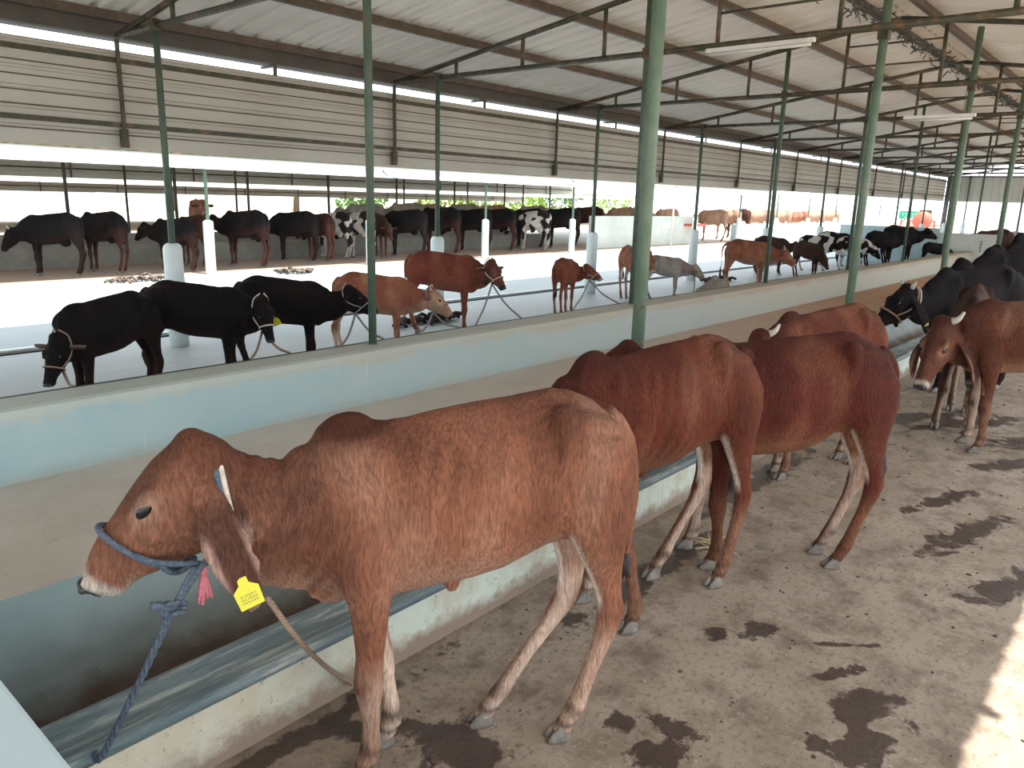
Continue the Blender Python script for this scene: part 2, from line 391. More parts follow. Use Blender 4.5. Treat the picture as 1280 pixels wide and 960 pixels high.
# trusses: pipes
TX = [BAY * i for i in range(-1, NB_ + 1)]
def zr(y): return RIDGE_Z - k * abs(y - RIDGE_Y)
for i, x in enumerate(TX):
    x += .02
    t = empty('roof_truss', (x, RIDGE_Y, 3.0))
    lab = 'green pipe roof truss with upright struts, ' + (['left of the frame', 'nearest one entering at the top left corner', 'second from the left along the gutter', 'third from the left along the gutter', 'fourth from the left along the gutter'] + [ordn[j] + ' from the left along the gutter' for j in range(4, 14)])[i]
    tag(t, lab, 'roof truss')
    b = NB(); tube(b, [(x, 7.33, 3.0), (x, REY + .1, 3.0)], .027, 8); sub('bottom_chord', b, M['steel'], t, True)
    b = NB(); tube(b, [(x, 7.36, 3.0), (x, RIDGE_Y, RIDGE_Z - .03)], .027, 8); sub('top_chord', b, M['steel'], t, True)
    b = NB(); tube(b, [(x, RIDGE_Y, RIDGE_Z - .03), (x, REY, REZ - .03)], .027, 8); sub('top_chord', b, M['steel'], t, True)
    for y in (6.35, 5.4, 4.4, 3.25, 2.25, 1.1, 0.1):
        b = NB(); tube(b, [(x, y, 3.0), (x, y, zr(y) - .03)], .02, 8); sub('strut', b, M['steel'], t, True)
    b = NB()
    for z in (3.25, 3.47): tube(b, [(x, 3.25, z), (x, 2.25, z)], .011, 6)
    sub('tie_rung', b, M['steel'], t, True)
# gutter, hung outside the truss ends
b = NB(); prism(b, [(7.36, 3.125), (7.36, 2.985), (7.40, 2.975), (7.55, 2.975), (7.59, 2.99), (7.59, 3.12), (7.575, 3.12), (7.575, 2.995), (7.40, 2.99), (7.375, 2.995), (7.375, 3.125)], -8, XE + .3)
t = link('roof_gutter', b, M['gutter']); tag(t, 'long dark box gutter running along the eave above the grey cladding', 'gutter')
for i in range(12):
    b = NB(); x = -1.6 + BAY * i; prism(b, [(7.35, 2.87), (7.35, 2.975), (7.60, 2.975), (7.60, 2.955), (7.365, 2.955), (7.365, 2.87)], x - .02, x + .02)
    sub('bracket', b, M['gutter'], t)

# ---------------------------------------------------------------- hanging cladding below the eave
def apron(name, x0, x1, y, z0, z1, mat, laps=.155):
    """horizontal ribbed cladding"""
    bm = NB(); prof = []; z = z0
    while z < z1 - .001:
        zz = min(z + laps, z1)
        prof += [(y, z), (y, zz - .035), (y + .018, zz - .026), (y + .018, zz - .008)]
        z = zz
    prof.append((y, z1)); back = [(yy + .008, z) for yy, z in reversed(prof)]
    prism(bm, prof + back, x0, x1, 1); return link(name, bm, mat)
o = apron('wall_left', -8, XE - .1, 7.42, 2.05, 2.885, M['apron']); tag(o, kind='structure')
for z, n_ in ((2.80, 'trim_2'), (2.255, 'trim_3')):
    b = NB(); box(b, -8, XE - .1, 7.375, 7.42, z - .02, z + .02); tag(link(n_, b, M['steel']), kind='structure')
b = NB()
for z in (2.36, 2.47, 2.59, 2.70, 2.17): box(b, -8, XE - .1, 7.41, 7.425, z - .005, z + .005)
tag(link('trim_4', b, M['rusty']), kind='structure')
for i, x in enumerate(TX[1:]):
    b = NB(); tube(b, [(x, 7.36, 2.97), (x, 7.36, 2.06)], .021, 8); box(b, x - .03, x + .03, 7.345, 7.40, 2.06, 2.22)
    tag(link('cladding_hanger', b, M['steel'], smooth=False), 'dark green hanger pipe holding the cladding, %s from the left' % ordn[i], 'hanger')
# end gable of the shed
b = NB(); z = 0
def gable(bm, x, y0, y1, z0, z1):
    y = y0; prof = []
    while y < y1:
        prof += [(x, y), (x, y + .15), (x + .02, y + .17), (x + .02, y + .2)]; y += .22
    for (xa, ya), (xb, yb) in zip(prof, prof[1:]):
        v = [bm.verts.new(p) for p in ((xa, ya, z0), (xb, yb, z0), (xb, yb, z1), (xa, ya, z1))]; bm.faces.new(v)
        v = [bm.verts.new(p) for p in ((xa + .01, ya, z0), (xb + .01, yb, z0), (xb + .01, yb, z1), (xa + .01, ya, z1))]; bm.faces.new(v)
gable(b, XE + .05, REY, 7.3, 2.05, 3.0)
tag(link('wall_far', b, M['apron']), kind='structure')
b = NB(); box(b, XE - .08, XE + .02, 7.28, 7.40, F, 3.0); tag(link('corner_post', b, M['gutter']), 'thick dark corner post where the side cladding meets the end wall', 'post')
# ridge netting
t = empty('bird_netting', (12, RIDGE_Y, 3.6)); tag(t, 'ragged dark netting bunched along the underside of the roof ridge', 'netting')
b = NB(); random.seed(3)
x = 6.6
while x < 19:
    y0 = RIDGE_Y + .12 + random.uniform(-.05, .05)
    for q in range(2):
        a = Vector((x + random.uniform(0, .12), y0 + random.uniform(-.07, .07), RIDGE_Z - .02 - random.uniform(0, .12)))
        c = a + Vector((random.uniform(.05, .2), random.uniform(-.09, .09), random.uniform(-.07, .04)))
        tube(b, [a, (a + c) / 2 + Vector((0, random.uniform(-.04, .04), -.02)), c], random.uniform(.004, .010), 5)
    x += .07
sub('net_strand', b, M['net'], t, True)
b = NB(); tube(b, [(6, RIDGE_Y + .12, RIDGE_Z - .04), (20, RIDGE_Y + .12, RIDGE_Z - .04)], .012, 6); sub('net_cord', b, M['net'], t, True)

# ---------------------------------------------------------------- posts
def round_post(x, y, z0, z1, r, lab, group=None, base=None, mat='slim'):
    o = empty('support_post', (x, y, z0)); tag(o, lab, 'post', group)
    b = NB(); lathe(b, [(r, z0 + (base or 0) * .9), (r, z1)], x, y, 16); sub('pole', b, M[mat], o, True)
    if base:
        b = NB(); lathe(b, [(.082, z0), (.080, z0 + base - .05), (.072, z0 + base - .02), (.045, z0 + base)], x, y, 20); sub('base', b, M['base'], o, True, label='whitewashed concrete sleeve')
    else:
        b = NB(); lathe(b, [(r * 1.25, z0), (r * 1.25, z0 + .012)], x, y, 16); sub('foot_plate', b, M['post'], o)
    for zz in (z1 - .45,):
        b = NB(); box(b, x - r - .006, x + r + .006, y - r - .006, y + r + .006, 2.955, 3.045, .004)
        sub('clamp', b, M['steel'], o)
    return o
words = {0: 'nearest', 1: 'second', 2: 'third', 3: 'fourth', 4: 'fifth', 5: 'sixth', 6: 'seventh', 7: 'eighth', 8: 'ninth', 9: 'tenth', 10: 'eleventh'}
for i in range(1, NB_ + 1):
    x = BAY * i
    zt = zr(2.0) - .04
    round_post(x + .13 * min(i, 2) + .05 * max(0, i - 2), 1.99, .24 if x < XA else 0, zt, .033, 'pale green post on the trough curb, %s from the left' % ordn[i - 1], mat='post')
    round_post(x, 3.92, .74 if x < XA else F, zr(3.92) - .04, .026, 'slim green post on the low blue wall, %s from the left' % ordn[i - 1])
    round_post(x, 6.62, F, 3.0, .027, 'green post with whitewashed sleeve in the calf yard, %s from the left' % ordn[i - 1], base=.90)
# fluorescent lamps hung on trusses
for x, y0, y1, z, lab in ((6.35, 2.42, 3.34, 2.945, 'white tube lamp under the second truss, near the thick post'), (9.51, 1.85, 2.55, 2.66, 'white tube lamp hanging lower between thick posts on the right'), (15.87, 1.2, 2.4, 2.90, 'far white tube lamp near the right edge')):
    t = empty('tube_lamp', (x, y0, z)); tag(t, lab, 'lamp')
    b = NB(); box(b, x - .02, x + .02, y0, y1, z, z + .035, .004); sub('housing', b, M['white'], t)
    b = NB(); tube(b, [(x, y0 + .03, z - .014), (x, y1 - .03, z - .014)], .013, 8); sub('tube', b, M['white'], t, True)
    for y in (y0 + .12, y1 - .12):
        b = NB(); tube(b, [(x, y, z + .03), (x, y, 2.985 if z < 2.9 else z + .05)], .004, 5); sub('hanger', b, M['steel'], t)
# alley end block: white wall with a painted column of figures
b = NB(); box(b, XA, XA + .2, 3.3, 4.6, 0, 1.16); tag(link('wall_end', b, M['wallwhite']), kind='structure')
b = NB(); box(b, XA + .02, XA + .2, 4.6, 7.0, F, 1.26); tag(link('wall_pen', b, M['bluebuild']), kind='structure')
t = empty('painted_figures', (XA - .01, 3.62, .9)); tag(t, 'small column of grey painted figures on the white end wall of the alley', 'painted writing')
random.seed(5)
for q in range(4):
    z = 1.0 - q * .07
    b = NB()
    # small stroke figures, too far off to read
    y = 3.66
    prism(b, [(y - .03, z), (y + .03, z), (y + .03, z - .01), (y - .01, z - .01), (y + .02, z - .045), (y - .03, z - .045), (y - .03, z - .035), (y, z - .035), (y - .03, z - .01)], XA - .008, XA - .001)
    sub('figure', b, M['gutter'], t)
# curb beyond the alley end at right
b = NB(); prism(b, [(2.72, 0), (2.72, .92), (2.84, .92), (2.84, 0)], XA, XE); tag(link('wall_right', b, M['curb']), kind='structure')

# ---------------------------------------------------------------- second shed
Y2 = 12.0
def far_shed(y0, y1, x0, x1, z0n, z0f, base_z, name, lab, screens=True):
    t = empty('open_shed', (x0, y0, base_z)); tag(t, lab, 'shed')
    zn = z0n + .86; zf = z0f + .86; rz = max(zn, zf) + .65; ym = (y0 + y1) / 2
    b = NB(); sheet(b, x0, x1, y0, zn + .04, ym, rz, .4); sheet(b, x0, x1, y1, zf + .04, ym, rz, .4); sub('roof', b, M['roof'], t)
    for yy, za, zb in ((y0, z0n, zn), (y1, z0f, zf)):
        bm = NB(); prof = []; z = za
        while z < zb - .001:
            zz = min(z + .155, zb); prof += [(yy, z), (yy, zz - .035), (yy + .018, zz - .026), (yy + .018, zz - .008)]; z = zz
        prof.append((yy, zb)); prof += [(a + .008, c) for a, c in reversed(prof)]
        prism(bm, prof, x0, x1); sub('cladding', bm, M['sheet_sunlit'] if yy == y0 else M['apron'], t)  # sun-facing side gets the lightened colour, far side stays grey
        b = NB()
        for z in (za + .22, zb - .1): box(b, x0, x1, yy - .04, yy, z - .02, z + .02)
        sub('cladding_rail', b, M['steel'], t)
    n_ = int((x1 - x0) / BAY)
    for i in range(n_ + 1):
        x = x0 + BAY * i
        b = NB(); tube(b, [(x, y0 - .0 + .08, zn), (x, y1 - .08, zf)], .03, 6); tube(b, [(x, y0 + .1, zn), (x, ym, rz - .05), (x, y1 - .1, zf)], .03, 6); sub('truss', b, M['steel'], t)
        b = NB(); tube(b, [(x + 1.2, y1 - .05, zf), (x + 1.2, y1 - .05, z0f)], .022, 6); sub('hanger', b, M['steel'], t)
    return t
SX0 = -2.99 - BAY; SX1 = 28.7
far_shed(Y2, 21.2, SX0, SX1, 2.04, 1.93, F, 'a', 'open cattle shed across the sunlit strip, sheltering the row of dark cows')
far_shed(27.0, 37.0, -8, 44.0, 1.84, 1.50, .1, 'b', 'farther low shed seen under the second shed, in front of the trees')
# posts of the second shed: sunlit row and inner row
for i in range(-1, 13):
    x = 6.47 + 3.37 * (i)
    if x > 46 or x < -6: continue
    if abs(x - 9.84) < .1: pass
    z1 = 2.9 if x < SX1 else 2.35
    o = empty('support_post', (x, 12.2, F)); 
    tag(o, 'post on a bright sunlit white sleeve by the second shed, %s from the left' % ordn[i + 1], 'post')
    b = NB(); lathe(b, [(.030, F + .8), (.030, z1)], x, 12.2, 12); sub('pole', b, M['post'], o, True)
    b = NB(); lathe(b, [(.085, F), (.083, F + .82), (.075, F + .86), (.04, F + .88)], x, 12.2, 16); sub('base', b, M['base'], o, True, label='whitewashed concrete sleeve')
rowp = [(7.47, 15.3), (6.0, 16.8), (8.5, 17.6), (10.9, 18.4), (13.4, 18.4), (15.9, 18.4), (18.4, 18.4), (20.9, 18.4), (23.5, 18.4), (12.0, 20.9), (15.2, 20.9), (18.4, 20.9), (21.6, 20.9), (24.9, 20.9), (8.9, 20.9), (5.6, 20.9), (4.4, 18.2)]
for i, (x, y) in enumerate(sorted(rowp)):
    b = NB(); tube(b, [(x, y, F), (x, y, 2.8)], .034, 8)
    tag(link('shed_pole', b, M['steel'], smooth=True), 'thin dark pole inside the second shed, %s from the left' % (['first', 'second', 'third', 'fourth', 'fifth', 'sixth', 'seventh', 'eighth', 'ninth', 'tenth', 'eleventh', 'twelfth', 'thirteenth', 'fourteenth', 'fifteenth', 'sixteenth', 'seventeenth'][i]), 'pole')
# white panel wall and its bits
b = NB(); box(b, 18.6, 25.0, 12.95, 13.1, F, F + .93); tag(link('wall_back', b, M['wallwhite']), kind='structure')
b = NB(); box(b, 22.5, 23.1, 12.93, 12.95, F + .55, F + .73); tag(link('wall_plate', b, M['white']), 'small pale plate on the white pen wall behind the slim pole', 'plate')
b = NB(); box(b, 24.0, 24.9, 12.55, 12.95, F + .60, F + .68, .01); tag(link('wall_ledge', b, M['redpaint']), 'flat reddish board ledge fixed on the end of the white pen wall', 'ledge')
b = NB(); tube(b, [(19.0, 10.6, F), (19.0, 10.6, 2.1)], .024, 10); b2 = b; o = link('water_pipe', b, M['strap'], smooth=True); tag(o, 'slim pinkish upright pipe standing alone in the sunlit strip', 'pipe')
# low blue tank / walls in the sunny pens
b = NB(); box(b, 28.0, 45.0, 12.9, 13.1, F, F + .62); tag(link('wall_yard', b, M['bluebuild']), kind='structure')

# lamps on the eave of the second shed
for i, (x, y, z, lab) in enumerate(((10.2, 11.85, 2.07, 'white lamp head below the bright eave, left of the green posts'), (16.4, 11.85, 2.10, 'white lamp head below the bright eave, above the black cow'), (21.7, 11.85, 2.12, 'white lamp head below the bright eave, right of the thick post'))):
    t = empty('eave_lamp', (x, y, z)); tag(t, lab, 'lamp')
    b = NB(); ball(b, (x, y, z + .0), (.16, .07, .035)); sub('lamp_head', b, M['bluebuild'], t, True)
    b = NB(); tube(b, [(x - .12, y + .02, z + .01), (x - .16, y + .10, z + .04), (x - .16, 12.01, z + .10)], .012, 6); sub('bracket', b, M['steel'], t)

# ---------------------------------------------------------------- beyond the sheds
random.seed(11)
def leaf_mass(name, mat, cx_, cy_, cz_, rx, ry, rz, nleaf, size, lab, trunk=True):
    t = empty(name, (cx_, cy_, 0)); tag(t, lab, 'tree')
    b = NB()
    for i in range(nleaf):
        while True:
            v = Vector((random.uniform(-1, 1), random.uniform(-1, 1), random.uniform(-1, 1)))
            if .35 < v.length < 1: break
        lump = .8 + .35 * noise.noise(v * 2.2 + Vector((cx_, cy_, 0)))
        p = Vector((cx_ + v.x * rx * lump, cy_ + v.y * ry * lump, cz_ + v.z * rz * lump))
        n_ = Vector((random.gauss(0, 1), random.gauss(0, 1), random.gauss(0, 1))).normalized(); u = n_.orthogonal().normalized(); q = n_.cross(u)
        s = size * random.uniform(.6, 1.3)
        b.faces.new([b.verts.new(p + u * s), b.verts.new(p + q * s * .5), b.verts.new(p - u * s), b.verts.new(p - q * s * .5)])
    sub('foliage', b, mat, t)
    if trunk:
        b = NB(); tube(b, [(cx_, cy_, -.3), (cx_ + .1, cy_, cz_ * .5), (cx_, cy_, cz_)], [rx * .08, rx * .06, rx * .03], 8); sub('trunk', b, M['bark'], t, True)
for i, (x, y, z, r, mt) in enumerate(((39, 40, 1.2, 2.6, 'leaf_bright'), (43.5, 41, 1.4, 2.4, 'leaf_bright'), (48, 40, 1.1, 2.5, 'leaf_bright'), (54, 42, 1.4, 2.8, 'leaf'), (34, 43, 1.4, 2.2, 'leaf'), (62, 41, 1.2, 2.8, 'leaf_bright'))):
    leaf_mass('broadleaf_tree', M[mt], x, y, z, r, r, r * .75, 900, .17, ('bright green' if mt == 'leaf_bright' else 'dark green') + ' bushy tree behind the sheds, %s from the left of the clump' % ordn[[1, 2, 3, 4, 0, 5][i]])
for i in range(9):
    leaf_mass('hedge_tree', M['leaf'], 13 + i * 9.5, 62 + (i % 3) * 2, 2.9, 4.2, 2.5, 1.5, 450, .35, 'distant hazy green tree above the far shed roof, %s from the left' % ordn[i])
# pale buildings at the left
t = empty('farm_building', (9, 30, 0)); tag(t, 'pale blue plastered farm building beyond the cows at the left', 'building')
b = NB(); box(b, 10.0, 15.0, 38.5, 44, 0, 2.3); sub('wall_block', b, M['bluebuild'], t)
b = NB(); box(b, 9.7, 15.3, 38.2, 44.3, 2.3, 2.45, .02); sub('roof_slab', b, M['wallwhite'], t)
b = NB(); box(b, 10.6, 11.5, 38.47, 38.5, .1, 1.9); sub('door', b, M['white'], t)
t = empty('brick_pillar', (8.9, 40, 0)); tag(t, 'slim pale blue pillar beside the farm building at the left', 'pillar')
b = NB(); box(b, 8.6, 9.3, 40, 40.7, 0, 2.2, .02); sub('shaft', b, M['bluebuild'], t); b = NB(); box(b, 8.5, 9.4, 39.9, 40.8, 2.2, 2.35, .02); sub('cap', b, M['wallwhite'], t)
# green sign board
t = empty('sign_board', (44, 10.6, 0)); tag(t, 'small green sign board with pale lettering on posts beyond the shed', 'sign')
sx, sy = 44.0, 10.75
b = NB(); box(b, sx, sx + .05, sy - .62, sy + .62, 1.22, 1.62, .01); sub('board', b, M['greenpaint'], t)
b = NB()
for yy in (sy - .5, sy + .5): tube(b, [(sx + .07, yy, -.3), (sx + .07, yy, 1.6)], .03, 8)
sub('sign_post', b, M['steel'], t)
b = NB()
for q in range(7):
    yy = sy + .48 - q * .15; box(b, sx - .006, sx + .001, yy - .10, yy, 1.48, 1.50); box(b, sx - .006, sx + .001, yy - .06, yy - .045, 1.38, 1.48)
for q in range(5): box(b, sx - .006, sx + .001, sy + .35 - q * .17 - .1, sy + .35 - q * .17, 1.28, 1.32)
sub('lettering', b, M['white'], t)
# concrete mixer
mx, my = 40.0, 9.3
t = empty('concrete_mixer', (mx, my, 0)); tag(t, 'red concrete mixer with round drum standing outside past the far end of the shed', 'concrete mixer')
b = NB(); rings = []
for r_, z_ in [(.20, -.42), (.30, -.40), (.50, -.12), (.53, 0), (.50, .12), (.34, .42), (.28, .46)]:
    rings.append([Vector((mx, my, 1.22)) + (Matrix.Rotation(R(-65), 3, 'Y') @ Vector((r_ * math.cos(a * PI / 10), r_ * math.sin(a * PI / 10), z_))) * .82 for a in range(20)])
ring_loft(b, rings); sub('drum', b, M['redpaint'], t, True)
for s1 in (-.55, .55):
    b = NB(); tube(b, [(mx - .45, my + s1, -.3), (mx, my + s1 * .95, 1.2), (mx + .45, my + s1, -.3)], .035, 8); sub('leg', b, M['redpaint'], t)
b = NB(); tube(b, [(mx, my - .56, 1.2), (mx, my + .56, 1.2)], .035, 8); sub('axle', b, M['redpaint'], t)
b = NB(); tube(b, bez([(mx - .1, my + .60, 1.35), (mx - .1, my + .85, 1.1), (mx - .1, my + .9, .6)], 4), .03, 8); sub('chute', b, M['redpaint'], t)
b = NB(); box(b, mx + .3, mx + .6, my - .25, my + .25, .9, 1.7, .02); sub('motor_box', b, M['steel'], t)
# dark little building far right
b = NB(); box(b, 44, 46, 2.5, 6.3, 0, 2.3); o = link('store_room', b, M['wallwhite']); tag(o, 'pale store room with a dark opening behind the end of the shed at far right', 'building')
b = NB(); box(b, 43.96, 44.0, 3.4, 4.9, .2, 1.9); sub('doorway', b, M['dark'], o)  # dark panel on the solid front, painted as the shade inside an opening

# ---------------------------------------------------------------- litter
def heap(name, mat, cx_, cy_, z, rx, ry, h, n_, th, lab, cat, seed):
    random.seed(seed); b = NB()
    for i in range(n_):
        a = random.uniform(0, 2 * PI); rr = math.sqrt(random.random())
        p = Vector((cx_ + math.cos(a) * rx * rr, cy_ + math.sin(a) * ry * rr, z + th + h * (1 - rr) * random.random()))
        d = Vector((random.uniform(-1, 1), random.uniform(-1, 1), random.uniform(-.2, .2))).normalized() * random.uniform(.08, .2)
        e = p + d; e.z = max(e.z, z + th)
        mid = (p + e) / 2 + Vector((0, 0, th * 1.5)); tube(b, [p, mid, e], th, 5)
    o = link(name, b, mat, smooth=True); tag(o, lab, cat); return o
heap('cloth_heap', M['tuft'], 5.7, 6.15, F, .42, .10, .05, 46, .022, 'crumpled black cloth heap on the yard floor behind the brown and white calf', 'cloth', 1)
heap('cloth_heap', M['tuft'], 12.9, 6.2, F, .45, .10, .05, 40, .022, 'crumpled black cloth heap under the long brown calf', 'cloth', 2)
heap('rag_heap', M['rusty'], 7.6, 11.5, F, .35, .2, .06, 40, .02, 'small heap of rags at the edge of the sunlit strip behind the black calf', 'rags', 3)
heap('rag_heap', M['rusty'], 5.1, 11.75, F, .5, .2, .04, 36, .02, 'scattered rags at the sunlit edge left of the white sleeved post', 'rags', 4)
heap('straw_wisp', M['straw'], 1.42, 4.35, F, .05, .05, .22, 12, .007, 'wisp of yellow straw beside the head of the small black calf', 'straw', 5)
heap('straw_wisp', M['straw'], 3.42, 1.55, .005, .05, .06, .03, 9, .004, 'few yellow straws on the floor by the hind leg of the dark red calf', 'straw', 6)
# feed heap by the grey calf
b = NB()
bmesh.ops.create_icosphere(b, subdivisions=4, radius=1)
for v in b.verts:
    q = v.co.copy(); n_ = 1 + .25 * noise.noise(q * 3); v.co = Vector((9.75 + q.x * .30 * n_, 4.72 + q.y * .22 * n_, F + max(0, q.z) * .36 * n_))
tag(link('feed_heap', b, simple('dry_feed', (.34, .30, .25), (.24, .21, .17), 14, .95, bump=.5), smooth=True), 'greyish heap of dry feed under the muzzle of the grey calf', 'feed')
# dung crumbs spread over the near floor (uncountable)
random.seed(21); b = NB()
for i in range(900):
    x = random.uniform(1.2, 9); y = random.uniform(-.3, 1.92)
    if random.random() > .35 + .65 * (noise.noise(Vector((x * 1.3, y * 1.3, 0))) > .0): continue
    s = random.uniform(.002, .0075) * (1 if random.random() < .93 else 1.9)
    mt = Matrix.Translation((x, y, s * .3)) @ Matrix.Rotation(random.random() * 3, 4, 'Z') @ Matrix.Diagonal((s * random.uniform(.8, 1.8), s, s * .6, 1))
    bmesh.ops.create_icosphere(b, subdivisions=1, radius=1, matrix=mt)
tag(link('dung_crumbs', b, M['dung']), 'scattered dry dung crumbs over the brown concrete floor', 'dung', kind='stuff')
# ================================================================ cattle
BODY = [  # s, top, bottom, half width, ridge (0 boxy .. 1 sharp back)
    (-.545, .985, .86, .035, .3), (-.52, 1.03, .78, .085, .3), (-.48, 1.075, .70, .115, .3), (-.42, 1.12, .68, .140, .35), (-.34, 1.155, .675, .150, .42), (-.27, 1.165, .67, .142, .55),
    (-.20, 1.152, .64, .145, .6), (-.12, 1.142, .612, .160, .62), (-.03, 1.133, .597, .170, .62), (.06, 1.122, .590, .168, .62), (.14, 1.108, .582, .155, .66), (.22, 1.10, .572, .140, .72),
    (.30, 1.10, .572, .128, .78), (.37, 1.065, .59, .112, .75), (.43, 1.01, .63, .092, .6), (.47, .95, .70, .06, .5)]
BODY = [(x if x > -.27 else -.27 + (x + .27) * .93, a, b_, w_, r_) for x, a, b_, w_, r_ in BODY]
HEAD = [(-.035, .02, .13, .045), (-.01, -.015, .17, .062), (.04, -.034, .215, .074), (.10, -.042, .238, .084), (.16, -.042, .236, .084), (.21, -.038, .225, .075), (.26, -.036, .195, .061), (.31, -.033, .16, .052),
        (.36, -.026, .125, .047), (.40, -.016, .105, .045), (.43, .0, .095, .043), (.452, .025, .075, .028)]
FRONT = [(.86, .285, .085, .085, .035), (.76, .29, .088, .098, .050), (.67, .285, .085, .082, .055), (.59, .278, .075, .060, .050), (.50, .276, .068, .049, .043), (.42, .277, .064, .041, .036), (.365, .280, .062, .040, .036), (.325, .281, .061, .042, .038),
         (.285, .279, .060, .036, .033), (.24, .277, .060, .027, .025), (.17, .275, .060, .0245, .0235), (.125, .275, .060, .028, .027), (.10, .277, .060, .032, .030), (.075, .285, .060, .027, .027), (.05, .297, .060, .028, .029), (.03, .305, .060, .032, .031)]
REAR = [(1.02, -.40, .085, .085, .035), (.93, -.405, .092, .128, .056), (.83, -.41, .095, .130, .064), (.74, -.415, .092, .108, .060), (.66, -.435, .085, .080, .050), (.58, -.46, .078, .058, .040), (.51, -.485, .072, .045, .033), (.46, -.50, .07, .044, .032), (.42, -.505, .07, .046, .034),
        (.37, -.50, .07, .039, .031), (.31, -.485, .07, .029, .026), (.23, -.462, .07, .0265, .0245), (.15, -.44, .07, .028, .026), (.10, -.425, .07, .033, .031), (.075, -.412, .07, .028, .027), (.05, -.395, .07, .029, .030), (.03, -.385, .07, .033, .032)]

def noise_patch(p, seed, s=3.5): return noise.noise(p * s + Vector((seed * 7.3, seed * 3.1, seed)))

